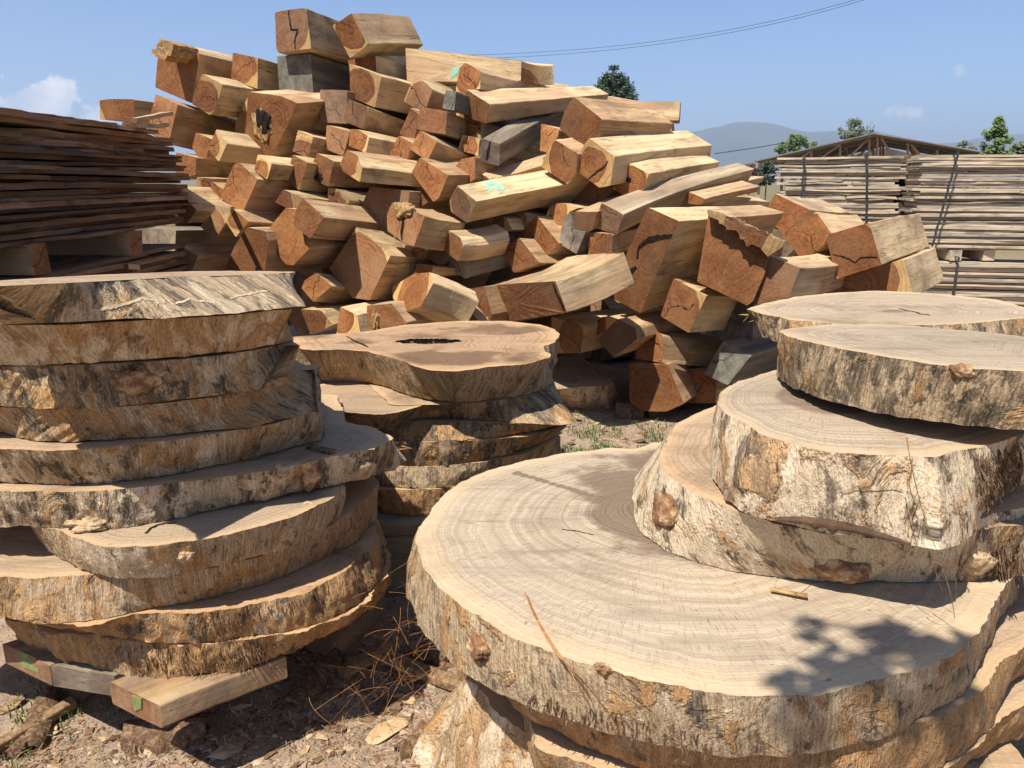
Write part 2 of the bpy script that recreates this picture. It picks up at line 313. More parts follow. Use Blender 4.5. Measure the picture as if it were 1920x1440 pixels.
# ---------------------------------------------------------------- sawn timbers
def lerp_y(v, pts):
    for (a, b), (c, d) in zip(pts, pts[1:]):
        if v <= c: return b + (d - b) * max(0, (v - a)) / (c - a)
    return pts[-1][1]
def solve_axis(P, Y, e, yaw0, fixed):
    rs = [ray(p) for p in P]; cx = sum(p[0] for p in P) / len(P); cy = sum(p[1] for p in P) / len(P); C = on_y((cx, cy), Y)
    def plane(ax):
        out = []
        for r in rs:
            d = r.dot(ax)
            if abs(d) < .12: return None
            out.append(EYE + r * ((C - EYE).dot(ax) / d))
        return out
    best = None
    for th in ([yaw0] if (fixed or e is None) else range(8, 79, 2)):
        s, c = math.sin(R(th)), math.cos(R(th))
        if e is None:
            ax = Vector((s, c, -.05)).normalized(); end = None
        else:
            A = on_y(P[e[0]], Y); r2 = ray(e[1]); ax = None
            for _ in range(4):
                den = r2.x * c - r2.y * s
                if abs(den) < 1e-4: break
                t_ = ((A.x - EYE.x) * c - (A.y - EYE.y) * s) / den
                B = EYE + r2 * t_; d = B - A
                if t_ <= 0 or d.y <= .01: ax = None; break
                ax = d.normalized(); pl = plane(ax)
                if pl is None: ax = None; break
                A = pl[e[0]]
            if ax is None: continue
            end = (B - A).length
        pl = plane(ax)
        if pl is None: continue
        sc = 0; n = len(pl)
        if n == 4:
            for i in range(4):
                a = (pl[i - 1] - pl[i]).normalized(); b = (pl[(i + 1) % 4] - pl[i]).normalized(); sc += a.dot(b) ** 2
        ext = max((a - b).length for a in pl for b in pl)
        sc += .35 * ((th - yaw0) / 22) ** 2 + .3 * (math.asin(max(-1, min(1, ax.z))) / R(12)) ** 2 + max(0, ext - .75) * 3
        if best is None or sc < best[0]: best = (sc, ax, pl, end, th)
    return best
def prism(name, pts, ax, L, m, zax=None, pith=(0, 0), ch=.010, rough=.003, bow=.02, seed=0, nseg=12, parent=None, taper=1.):
    rnd = random.Random(seed); n = len(pts); C = sum(pts, Vector()) / n
    ring = []
    for i in range(n):                                # soften the corners
        a, b, c = pts[i - 1], pts[i], pts[(i + 1) % n]
        k = ch * rnd.uniform(.5, 1.8)
        for q in (a, c):
            d = q - b; l = d.length; ring.append(b + d * min(.3, k / max(l, 1e-5)))
            if q is a: ring.append(b + ((a - b).normalized() + (c - b).normalized()) * k * .28)
    out = []                                           # extra points on long sides
    for i in range(len(ring)):
        a, b = ring[i], ring[(i + 1) % len(ring)]; out.append(a); k = int((b - a).length / .07)
        for j in range(k): out.append(a.lerp(b, (j + 1) / (k + 1)))
    ring = out; nr = len(ring)
    za = (zax or ax).normalized(); xa = za.orthogonal().normalized(); ya = za.cross(xa)
    rot = rnd.uniform(0, 6.28); xa, ya = xa * math.cos(rot) + ya * math.sin(rot), ya * math.cos(rot) - xa * math.sin(rot)
    M = Matrix((xa, ya, za)).transposed().to_4x4()
    O = C + xa * pith[0] + ya * pith[1]; M.translation = O; Mi = M.inverted()
    bd = Vector((rnd.uniform(-1, 1), rnd.uniform(-1, 1), rnd.uniform(-.6, 1))); bd = (bd - ax * bd.dot(ax)).normalized() * bow * rnd.uniform(-1, 1)
    V = []; F = []
    sk = Vector((rnd.uniform(-.1, .1), rnd.uniform(-.1, .1), rnd.uniform(-.1, .1)))
    for j in range(nseg + 1):
        f = j / nseg; f = f ** 1.25
        for p in ring:
            q = C + (p - C) * (1 + (taper - 1) * f) + ax * (L * f) + bd * (4 * f * (1 - f))
            if j == nseg: q = q + ax * ((p - C).dot(sk))
            nn = Vector(q) * 9 + Vector((seed, 0, 0)); w = mn.noise_vector(nn) * rough + mn.noise_vector(nn * 3.3) * rough * .6
            if j == 0: w = w * .6
            V.append(Mi @ (q + w))
    for j in range(nseg):
        for i in range(nr):
            a = j * nr + i; b = j * nr + (i + 1) % nr; F.append((a, b, b + nr, a + nr))
    def cap(base, off, flip):                          # rings towards the centre for a slightly uneven sawn end
        nonlocal V, F
        prev = [base + i for i in range(nr)]; c0 = C + off
        for k, s in enumerate((.8, .55, .28)):
            cur = []
            for i in range(nr):
                q = M @ V[base + i]; q = c0 + (q - c0) * s; q = q + ax * (mn.noise(q * 14) * rough * 1.2); cur.append(len(V)); V.append(Mi @ q)
            for i in range(nr):
                f = (prev[i], cur[i], cur[(i + 1) % nr], prev[(i + 1) % nr]); F.append(f if flip else f[::-1])
            prev = cur
        ci = len(V); V.append(Mi @ c0)
        for i in range(nr):
            f = (prev[i], ci, prev[(i + 1) % nr]); F.append(f if flip else f[::-1])
    cap(0, Vector(), True); cap(nseg * nr, ax * L, False)
    o = mesh(name, V, F, m, parent)
    bm = bmesh.new(); bm.from_mesh(o.data); bmesh.ops.recalc_face_normals(bm, faces=bm.faces); bm.to_mesh(o.data); bm.free()
    o.matrix_world = M
    return o
BEAMS = {}; bidx = [0]
PILE = 'sawn timber beams heaped in the big pile'
def beam(label, crop, poly, Y, e=None, yaw=None, end=False, L=2.0, rh=None, g=0., c=.8, pale=.3, ext=None, key=None, ch=.006, bow=.025, name='timber_beam', group=PILE, pith=None, rough=.0028, taper=1.):
    i = bidx[0] = bidx[0] + 1
    P = [px(crop, p) for p in poly]; mx = sum(p[0] for p in P) / len(P)
    ee = (e[0], px(crop, e[1:3])) if e else None
    y0 = yaw if yaw is not None else lerp_y(mx, [(250, 18), (600, 24), (800, 30), (1000, 44), (1300, 42), (1700, 36)])
    b = solve_axis(P, Y, ee, y0, yaw is not None)
    if b is None:
        print('BEAM FAIL', label); b = solve_axis(P, Y, None, y0, True)
    sc, ax, pl, el, th = b
    if end and el: L = max(.35, min(3.4, el))
    zax = None; pax = ax
    if ext is not None:       # the outline is a long side: push it back by ext, the grain runs along its first edge
        pax = Vector((math.sin(R(ext[0])), math.cos(R(ext[0])), 0)); L = ext[1]; zax = pl[1] - pl[0]
    rr = random.Random(i * 13)
    size = max((a - q).length for a in pl for q in pl)
    if rh is None: rh = size * rr.choice((.30, .34, .38, .44, .55, .8))
    if pith is None: pith = (rr.uniform(-.04, .04), rr.uniform(-.04, .04))
    if c == .8: c = rr.choice((.9, .5, 0, 0, .7))
    o = prism(name, pl, pax, L, TIMBER, zax, pith, ch=ch, bow=bow, seed=i, rough=rough, taper=taper)
    o.color = (rh, g, c, pale); tag(o, label, 'timber beam', group)
    if key: BEAMS[key] = (o, pl, ax)
    return o
def bvh_of(objs):
    V = []; F = []
    for o in objs:
        mw = o.matrix_world; b = len(V); V += [mw @ v.co for v in o.data.vertices]; F += [tuple(b + k for k in p.vertices) for p in o.data.polygons]
    return BVHTree.FromPolygons(V, F)
def add_child(o, parent):
    mw = o.matrix_world.copy(); o.parent = parent; o.matrix_parent_inverse = parent.matrix_world.inverted(); o.matrix_world = mw
def lump(name, c, nrm, r, m, parent, flat=.5, seed=0, rag=.35, sub=4):
    bm = bmesh.new(); bmesh.ops.create_icosphere(bm, subdivisions=sub, radius=1)
    q = nrm.to_track_quat('Z', 'Y')
    for v in bm.verts:
        d = 1 + rag * mn.noise(v.co * 1.6 + Vector((seed, 0, 0))) + rag * .6 * mn.noise(v.co * 4.5 + Vector((0, seed, 0)))
        v.co = Vector((v.co.x * r[0] * d, v.co.y * r[1] * d, v.co.z * flat * max(r) * d)); v.co = q @ v.co
    me = bpy.data.meshes.new(name); bm.to_mesh(me); bm.free(); me.materials.append(m); me.polygons.foreach_set('use_smooth', [True] * len(me.polygons))
    o = bpy.data.objects.new(name, me); COL.objects.link(o); o.location = c
    bpy.context.view_layer.update(); add_child(o, parent); return o
def decal(name, obj, pixels, m, parent, lift=.003, depth=.006, nrm=None):     # thin irregular patch laid on a surface, e.g. a brushed paint mark
    bv = bvh_of([obj]); V = []; hits = []
    for p in pixels:
        h = bv.ray_cast(EYE, ray(p).normalized())
        if h[0] is None: return None
        hits.append(h)
    n = sum((h[1] for h in hits), Vector()).normalized()
    if n.dot(EYE - hits[0][0]) < 0: n = -n
    k = len(pixels); V = [h[0] + n * lift for h in hits] + [h[0] - n * depth for h in hits]
    F = [tuple(range(k)), tuple(range(2 * k - 1, k - 1, -1))] + [(i, i + k, (i + 1) % k + k, (i + 1) % k) for i in range(k)]
    o = mesh(name, V, F, m); add_child(o, parent); return o
b = beam
b('big square beam with a splintered corner jutting out at the top left of the pile','A',[(455,275),(748,387),(692,745),(427,630)],6.0,e=(1,985,432),key='splint',rh=.6,c=.3)
b('beam with an upright oval heart left of the grey block','A',[(985,378),(1165,415),(1163,640),(972,572)],6.1,e=(1,1300,452),rh=.13)
b('topmost left beam with a jagged split down its red end, resting on the grey block','A',[(1288,90),(1400,68),(1515,58),(1550,350),(1300,378)],5.95,e=(2,1735,150),rh=.17,c=0,g=.35,key='top1')
b('topmost right beam with a pale side and dark oval heart patch','B',[(475,185),(610,95),(725,325),(600,418)],5.9,e=(1,1030,120),end=True,rh=.14,pale=.8,key='top2')
b('weathered grey square block end under the topmost beam','B',[(75,405),(318,385),(335,678),(92,680)],6.05,e=(1,590,480),g=1.4,c=.1,key='grey1')
b('beam with rounded red heart and pale rim below the splintered beam','A',[(765,530),(910,605),(865,790),(820,828),(690,748),(700,690)],5.8,e=(1,1120,635),rh=.12,pith=(0,0),pale=.8)
b('leftmost beam end rising behind the dark board stack','A',[(25,725),(95,712),(278,715),(275,860),(30,860)],6.4,e=(2,410,735),rh=.2)
b('wide pale-brown beam end beside the tips of the dark boards','A',[(430,678),(588,752),(520,1040),(370,950),(400,800)],5.75,e=(1,1005,880),rh=.3,key='wide1')
b('big beam with a round rotten hole in its end','A',[(1095,660),(1330,690),(1450,745),(1260,1140),(1070,1020)],5.65,e=(2,1515,740),L=1.6,rh=.5,c=.2,key='hole1')
b('small beam end tucked left of the pale diamond end','A',[(720,955),(825,1000),(790,1150),(735,1130),(690,1060)],5.75,rh=.12)
b('small diamond-set beam with pale yellow side below the round red heart','A',[(868,928),(942,1035),(885,1165),(805,1070)],5.5,e=(1,1120,1062),rh=.075,pale=.7)
b('grey-brown square end directly below the grey block','B',[(385,645),(580,650),(578,890),(385,880)],5.8,rh=.5,g=.45)
b('beam with curved crack in its end, right of the grey-brown square end','B',[(590,715),(738,772),(688,928),(548,868)],5.65,e=(1,975,855),rh=.12)
b('red arched-heart beam below the two topmost beams','B',[(595,460),(680,490),(828,548),(778,775),(620,705),(600,640)],5.8,e=(2,1035,600),rh=.13,key='arch')
b('short beam end squeezed beneath the topmost right beam','B',[(585,430),(785,400),(790,530),(600,520)],6.1,rh=.4)
b('long pale beam lying crosswise at the top with swirling brown heart','B',[(1000,345),(1835,435),(1830,580),(1010,590)],6.2,e=None,yaw=8,ext=(48,.36),rh=.16,pale=1.,key='cross',pith=(0,.10),L=.36)
b('beam with a smile-shaped crack left of the small grey stub','B',[(1070,530),(1195,645),(1150,770),(1105,800),(988,728)],5.75,e=(1,1285,680),rh=.12,c=1)
b('small grey cracked stub between two long pale beams','B',[(1290,650),(1365,655),(1350,795),(1265,780)],5.62,yaw=30,L=.7,g=1.4)
b('rough dark brown square end below the small grey stub','B',[(1105,765),(1300,800),(1285,965),(1080,930)],5.6,e=(1,1420,850),g=.3,rh=.5)
b('long beam with dark red split heart, uppermost of the two long pale ones','C',[(125,105),(238,170),(228,296),(140,296),(100,395),(52,375),(65,235),(90,140)],5.85,e=(1,950,290),end=True,rh=.12,taper=.8,pale=.8,c=1)
b('long beam with shaggy bark edge just under the dark red split heart','C',[(130,298),(300,405),(275,545),(110,490)],5.7,e=(1,885,350),L=1.3,yaw=48,taper=.62,rh=.16,pale=.9)
b('pale-edged beam end hiding below the shaggy bark-edged beam','C',[(70,395),(240,540),(235,665),(45,585)],5.85,rh=.12)
b('long grey-ended beam split lengthwise down the middle','C',[(245,650),(375,690),(370,850),(215,810)],5.4,e=(1,665,545),L=2.1,g=.75,rh=.2,c=0,key='greysplit',bow=.05)
b('brown beam end wedged right of the grey split beam','C',[(670,545),(800,585),(790,640),(705,750),(662,740)],5.6,rh=.3,L=.6)
b('broad red-brown beam with a rough torn lower edge near the right top','C',[(905,350),(1112,515),(1070,640),(962,718),(800,580),(840,450)],5.35,e=(1,1615,545),end=True,rh=.5,pale=.3,c=.3,key='broad')
b('thin pale-topped beam lying level on the right crest of the pile','C',[(1180,384),(1672,385),(1664,520),(1380,520)],6.9,yaw=8,ext=(12,.4),rh=.2,pale=1,g=.2)
b('short beam with dark end below the level beam on the right crest','C',[(1340,528),(1602,527),(1612,620),(1340,620)],6.5,yaw=8,ext=(14,.5),rh=.2,pale=.8)
b('pale beam top crossing the crest behind the broad red-brown beam','C',[(870,350),(1160,352),(1380,388),(1380,440),(870,430)],7.2,yaw=8,ext=(16,.4),rh=.2,pale=1)
b('dark hearted beam end with a long zigzag crack left of the round dark heart','C',[(768,660),(935,760),(920,905),(860,982),(672,855),(712,745)],5.25,e=(0,845,650),rh=.15,c=1,yaw=45,L=.9)
b('long beam with nearly round dark heart and slanting crack','C',[(1015,648),(1200,780),(1170,990),(1090,1005),(905,870),(930,770)],5.1,e=(1,1895,700),end=True,rh=.115,pith=(0,0),pale=.9,c=.2,key='round')
b('long pale beam with a small eye-shaped knot in its end','C',[(1295,828),(1448,905),(1400,1030),(1262,1062),(1188,1015),(1250,900)],5.15,e=(1,1960,820),end=True,rh=.11,pith=(0,0),pale=.9,c=.2,key='eye')
b('shaded beam end directly under the round dark heart','C',[(965,935),(1195,1000),(1110,1125),(915,1130)],5.4,rh=.4)
b('pale beam top emerging behind the mint-marked beam','C',[(225,893),(300,945),(300,1030),(215,980)],5.45,e=(0,690,765),end=True,rh=.2,pale=1,yaw=60)
b('long beam with a mint paint mark on its sunlit top','C',[(65,990),(205,1105),(135,1260),(20,1180),(10,1100)],5.05,e=(1,870,985),L=1.7,rh=.11,pith=(0,0),pale=.7,c=.7,key='mint',yaw=56)
b('short beam with an almond-shaped heart patch on its pale top','E',[(1310,580),(1400,640),(1418,700),(1380,808),(1262,722),(1280,640)],5.0,e=(1,1740,592),end=True,rh=.10,pale=.8,key='almond',yaw=52)
b('shaded grey beam beneath the almond-patched beam','E',[(1310,750),(1432,795),(1432,935),(1310,855)],5.12,e=(1,1740,715),end=True,g=.8,yaw=52)
b('beam with a deep split end like an open jaw','E',[(905,380),(1140,480),(1060,700),(985,670),(870,590),(865,470)],5.0,e=(1,1410,525),end=True,rh=.4,pale=.5,c=.4,key='jaw',yaw=42)
b('big shaded grey-brown beam end behind the deeply split one','E',[(745,270),(1030,300),(1000,540),(860,722),(628,520)],5.35,rh=.6,g=.3,c=.3)
b('very large shaded beam end with a lit crescent along its right edge','E',[(648,560),(893,763),(740,1085),(620,1070),(450,860)],5.0,e=(1,990,768),L=1.5,rh=.24,c=.2)
b('large tan beam end with bold curved growth rings','D',[(1365,422),(1440,430),(1540,710),(1420,838),(1370,830),(1240,690),(1228,600),(1300,500)],4.95,e=(2,1790,685),rh=.5,pale=.3,c=0,L=1.5)
b('beam with concentric red heart overlapping the large ringed end','D',[(1490,350),(1640,490),(1542,643),(1418,545),(1440,430)],4.8,e=(1,1850,515),L=1.2,rh=.2,c=0)
b('large rounded tan beam end standing low beside the ringed end','D',[(1090,560),(1220,590),(1240,660),(1215,900),(900,920),(1000,690)],4.95,rh=.5,c=.1)
b('broken beam end low at the left above the pale slab','D',[(575,680),(735,765),(680,900),(520,900),(600,770)],5.1,rh=.15,L=1.4)
b('beam end touched by the longest dark board tip','D',[(565,265),(725,440),(655,535),(515,400)],5.2,rh=.2,L=1.6)
b('left one of the paired small diamond ends','D',[(880,410),(940,520),(850,657),(750,555)],5.1,rh=.11)
b('right one of the paired small diamond ends','D',[(975,420),(1100,520),(1005,633),(935,520)],5.02,rh=.085,L=1.6)
b('tall tilted brown beam end carrying a small diamond beam','D',[(1030,95),(1162,215),(1055,460),(893,345),(990,110)],5.15,e=(1,1370,240),rh=.5,c=.6,L=1.6)
b('small oval-hearted beam resting on the tall tilted end','D',[(1165,35),(1265,105),(1230,220),(1140,150)],5.15,e=(1,1370,110),rh=.075,L=1.2)
b('orange lit beam end below the rotten-holed beam','D',[(1415,38),(1525,95),(1460,295),(1370,220)],5.3,rh=.2,c=.2)
b('beam with arched heart and a small rotten pocket at its lower edge','E',[(362,28),(482,85),(445,270),(330,215),(318,130)],5.35,e=(1,740,100),rh=.13,key='pocket')
b('long dark-sided beam with a knotty pale-rimmed end','E',[(575,5),(650,40),(690,130),(670,235),(550,160),(530,100)],5.2,e=(2,1050,170),rh=.12,L=1.9,yaw=50)
b('small cracked beam end left of the dark square end','B',[(225,935),(335,985),(295,1135),(188,1090)],5.55,rh=.09,c=1,pale=.6,g=.2)
b('dark shaded square end under the curved-crack beam','B',[(432,900),(600,945),(550,1125),(420,1070)],5.62,rh=.4,g=.2)
b('yellow-sided beam in the shade under the curved-crack beam','B',[(600,930),(655,930),(740,985),(715,1100),(590,1050)],5.5,e=(2,960,1030),rh=.12,pale=.6,yaw=44)
b('peaked beam end with a fan of cracks below the dark brown square','B',[(1105,940),(1225,1020),(1155,1162),(1030,1070)],5.4,e=(1,1370,1080),rh=.14,L=1.5)
b('half-shaded beam end left of the fan-cracked end','B',[(950,975),(1050,1030),(990,1205),(885,1110)],5.5,rh=.13)
b('narrow upright beam end left of the dark brown square','B',[(1040,775),(1100,800),(1060,1020),(955,965)],5.7,rh=.12)
b('beam end with a bright ridge between shaded neighbours','E',[(1100,60),(1305,185),(1240,350),(1200,380),(1042,165)],5.25,rh=.3,L=1.4)
b('tall dark beam end behind the mint-marked beam','E',[(1400,70),(1500,50),(1500,210),(1270,390),(1310,190)],5.45,rh=.3,c=.2)
b('tiny lit beam end under the grey split beam','C',[(195,770),(255,790),(250,890),(190,920)],5.6,rh=.2,L=1.)
b('shaded round-hearted end left of the grey split beam','B',[(1410,970),(1535,1000),(1520,1120),(1375,1080)],5.7,rh=.07,L=1.2)
b('shaded six-sided end above the concentric red heart','E',[(440,275),(540,290),(600,370),(500,495),(440,430)],5.35,e=(2,690,372),L=1.2,g=.3)
b('half-lit beam tip between the ringed end and the orange end','E',[(120,290),(265,350),(210,440),(150,425),(60,380)],5.15,L=1.2)
b('small lit tip above the deeply split beam','E',[(1080,270),(1180,370),(1100,420),(1010,360)],5.4,L=1.2)
b('shaded end just below the deeply split beam','E',[(985,690),(1180,700),(1080,800),(965,720)],5.2,L=1.2)
b('shaded small end left of the almond-patched beam','E',[(1190,695),(1310,760),(1260,840),(1160,790)],5.2,L=1.2)
b('short stub with a pale lit top above the swirl-grained beam','E',[(1080,825),(1200,845),(1185,900),(1065,915)],5.05,L=.6,yaw=40,rh=.3)
b('shaded grey rounded end above the swirl-grained beam','E',[(960,790),(1065,820),(1060,930),(950,930)],5.2,g=.8,L=1.2)
b('swirl-grained brown beam with a broad pale side and a chipped lower lip','E',[(905,988),(1060,895),(1175,885),(1200,960),(1110,1130),(995,1170),(910,1075)],4.8,e=(2,1400,980),end=True,rh=.2,pale=.8,yaw=58,c=0)
b('low beam end with a lit triangular corner','E',[(340,880),(470,985),(335,1098),(250,1000),(280,930)],4.95,e=(1,620,1000),L=1.2)
b('pointed beam end at the pile foot beside the left slab stack','E',[(245,1150),(390,1160),(478,1265),(318,1337)],4.85,L=1.2,rh=.12)
b('pale low beam end with a round red heart on the slab edge','E',[(530,1135),(650,1190),(680,1360),(500,1360),(515,1220)],4.75,e=(1,725,1180),rh=.11,pale=1,L=1.1,c=0)
b('blocky tan beam end behind the hollow slab with a small burr','E',[(722,1125),(900,1110),(1010,1250),(1000,1340),(720,1340)],4.72,L=1.1,rh=.25,pale=.9,key='burr')
b('triangular lit end low in the middle of the pile','E',[(1260,1060),(1350,1045),(1525,1230),(1540,1290),(1270,1290)],4.95,L=1.2,rh=.5)
b('shaded broad end left of the big horizontal beam','E',[(1340,1020),(1570,985),(1620,1190),(1600,1270),(1510,1250)],5.0,L=1.2,rh=.6,g=.2)
b('big nearly horizontal beam with a forked crack and a long sunlit top','F',[(345,905),(500,893),(850,872),(935,1100),(505,1165),(380,1110)],4.8,e=(2,1395,632),end=True,rh=1.3,yaw=66,g=.25,c=.3,key='horiz',pale=.5)
b('tall leaning plank-like beam split by a deep curved crack','G',[(645,280),(925,405),(580,1235),(345,1110),(335,1000),(480,640)],4.75,e=(0,1640,125),end=True,rh=.7,pale=.6,c=.2,key='lean',yaw=60,taper=.72,ch=.008)
b('huge torn beam with ragged bark lip throwing a jagged shadow','G',[(1195,320),(1735,690),(1700,880),(1590,1130),(1540,1165),(1090,950)],4.35,e=(1,1870,605),L=1.6,rh=.9,pale=.5,c=0,key='torn',yaw=22)
b('red-brown beam end with a long diagonal crack under the leaning beam','G',[(880,920),(1175,1080),(1012,1412),(762,1262),(820,1080)],4.5,e=(1,1250,1082),L=1.4,rh=.2,c=1,yaw=36)
b('shaded slate-grey beam above the grey square end at the pile foot','R',[(1300,60),(1590,90),(1575,400),(1550,425),(1285,300)],4.85,g=1.2,L=1.3,c=.1)
b('grey tilted square end with faint rings at the pile foot','R',[(1365,345),(1575,440),(1400,660),(1225,580)],4.6,g=1.35,c=.6,L=1.2,rh=.2)
b('red-orange beam end standing on the ground at the pile foot','R',[(695,510),(965,510),(1085,795),(960,850),(790,850),(692,780)],4.72,L=1.5,rh=.8,c=.2,yaw=30)
b('dark cracked beam end directly above the red-orange one','R',[(765,230),(930,300),(930,502),(735,468)],4.8,e=(1,1080,318),L=1.2,g=.15,c=1)
b('bright pentagon-shaped end low in the shade of the pile','R',[(610,182),(735,250),(748,330),(578,460),(472,348),(478,310)],4.65,L=1.3,rh=.16,c=.8,yaw=36)
b('dark beam end left above the bright pentagon-shaped end','R',[(490,170),(600,190),(480,320),(400,260)],4.95,L=1.2)
b('dark wide end behind the right rim of the hollow slab','R',[(130,170),(370,230),(340,430),(140,430)],4.95,L=1.2)
b('dark red rounded end on the ground right of the red-orange one','R',[(1125,545),(1270,560),(1320,640),(1310,790),(1115,790)],4.85,L=1.3,rh=.4,c=1)
b('rugged brown beam with radiating saw marks below the torn beam','H',[(310,722),(575,825),(480,1090),(150,1165),(265,880)],4.28,e=(1,690,805),L=1.0,rh=.2,pale=.8,c=.8,yaw=42)
b('pale-topped beam with dark upper heart at the right crest','H',[(350,158),(660,300),(440,510),(210,420)],5.1,e=(1,1020,325),end=True,rh=.3,pale=1,c=.1)
b('tilted beam with almost filled dark heart and short pale side','H',[(720,318),(855,512),(800,612),(597,768),(425,515)],4.8,e=(0,1090,345),end=True,rh=.16,pith=(0,0),pale=1,c=.6,yaw=50)
b('large right-hand beam with big oval heart and mouth-shaped crack','H',[(805,530),(1200,420),(1310,800),(905,925)],4.55,e=(1,1655,335),end=True,rh=.165,pith=(0,0),pale=.9,c=0,key='oval')
b('rightmost beam lying under the big oval-hearted one','H',[(600,1005),(890,915),(1510,750),(1600,1100),(600,1180)],4.75,e=(2,1795,640),end=True,rh=.3,pale=.6,c=.6,yaw=38)
b('long grey-topped beam with a three-way crack in its end','C',[(1105,1115),(1265,1200),(1215,1345),(1050,1290),(1080,1190)],4.9,e=(1,1670,1060),L=1.25,taper=.7,g=.5,rh=.12,c=1,pale=1,yaw=56,bow=.04)
b('thin reddish-topped beam above the leaning beam','G',[(945,115),(1160,205),(1130,260),(935,240)],5.15,e=(1,1645,95),end=True,rh=.4,pale=.8,yaw=56)
b('plain brown end left of the three-way cracked grey one','F',[(990,370),(1150,372),(1110,512),(990,512)],5.0,e=(0,1180,300),L=.9,rh=.5,c=0,yaw=48)
b('dark square end with one pale edge above the big horizontal beam','F',[(1075,520),(1262,535),(1255,682),(1088,705)],4.95,e=(1,1415,505),L=.8,rh=.4,yaw=50)
b('weathered grey end with a wavy crack, left of the dark square end','F',[(960,375),(990,510),(1068,515),(1002,677),(875,600),(905,420)],5.05,g=.9,L=1.2,c=1)
b('corner-on beam with one dark and one red lit face','F',[(820,320),(890,310),(1015,345),(950,375),(885,505),(765,435)],5.25,L=1.2,c=.2)
b('large dark brown diamond end in the middle of the pile','F',[(715,400),(875,600),(740,730),(560,560)],5.2,L=1.2,rh=.6)
b('dark brown end below the large dark diamond end','F',[(590,560),(735,740),(550,812),(460,650)],5.12,L=1.2,rh=.6)
b('small shaded end above and left of the large dark diamond','F',[(490,410),(620,375),(665,440),(600,525),(520,470)],5.35,L=1.2)
b('rounded small end right above the almond-patched beam','F',[(355,430),(450,400),(500,420),(540,500),(470,520)],5.25,L=1.2,rh=.06)
b('deep shaded beam end right of the dark board tips','D',[(575,20),(720,60),(715,185),(570,210)],5.7,L=1.2)
b('tiny shaded end left of the tall tilted brown one','D',[(725,200),(840,210),(820,310),(720,280)],5.6,L=1.2)
b('shaded sliver of beam under the tiny shaded end','D',[(830,230),(930,300),(900,390),(820,330)],5.5,L=1.2)
b('shaded end between the rotten-holed beam and the grey-brown square','B',[(290,720),(430,740),(425,930),(290,930)],5.95,L=1.2)
b('shaded end left of the rotten-holed beam','A',[(1005,880),(1090,700),(1080,1000),(1000,960)],5.95,L=1.2)
b('long pale beam top sloping away right of the eye-knotted one','G',[(700,175),(900,200),(880,260),(690,240)],5.5,e=(0,1480,-10),end=True,pale=1,g=.3,yaw=56)

def inside(p, poly):
    c = False; n = len(poly)
    for i in range(n):
        (x1, y1), (x2, y2) = poly[i], poly[i - 1]
        if (y1 > p[1]) != (y2 > p[1]) and p[0] < (x2 - x1) * (p[1] - y1) / (y2 - y1) + x1: c = not c
    return c
SIL = [(285, 520), (285, 350), (318, 235), (450, 170), (560, 150), (760, 150), (860, 150), (1080, 215), (1230, 235), (1260, 270), (1390, 330), (1450, 400),
       (1540, 450), (1690, 520), (1700, 560), (1420, 600), (1400, 700), (1300, 735), (1190, 700), (1060, 690), (560, 640), (430, 560)]
def fillers():
    rr = random.Random(5); y = 190
    while y < 730:
        x = 300 + rr.uniform(0, 30)
        while x < 1720:
            if inside((x, y), SIL) and inside((x, y - 38), SIL) and inside((x + 50, y - 20), SIL):
                Y = lerp_y(y, [(0, 7.4), (150, 7.3), (300, 7.1), (450, 6.8), (600, 6.5), (770, 6.2)])
                w = rr.uniform(34, 46); a = rr.uniform(0, 1.57)
                poly = [(x + w * math.cos(a + k * 1.5708), y + w * math.sin(a + k * 1.5708)) for k in range(4)]
                beam('sawn beam end buried in the shade deep inside the pile', '_', poly, Y, L=1.1, c=.5, rh=rr.uniform(.1, .5), g=rr.uniform(.3, .9), group='beam ends buried deep in the pile', bow=0)  # extra grey puts some of the gaps' shade into the wood colour
            x += rr.uniform(78, 98)
        y += 66
fillers()
beam('greyish beam end low behind the lower left board bundle', '_', [(248, 425), (330, 432), (326, 505), (244, 500)], 6.1, L=1.2, g=.8, c=.4)
bpy.context.view_layer.update()

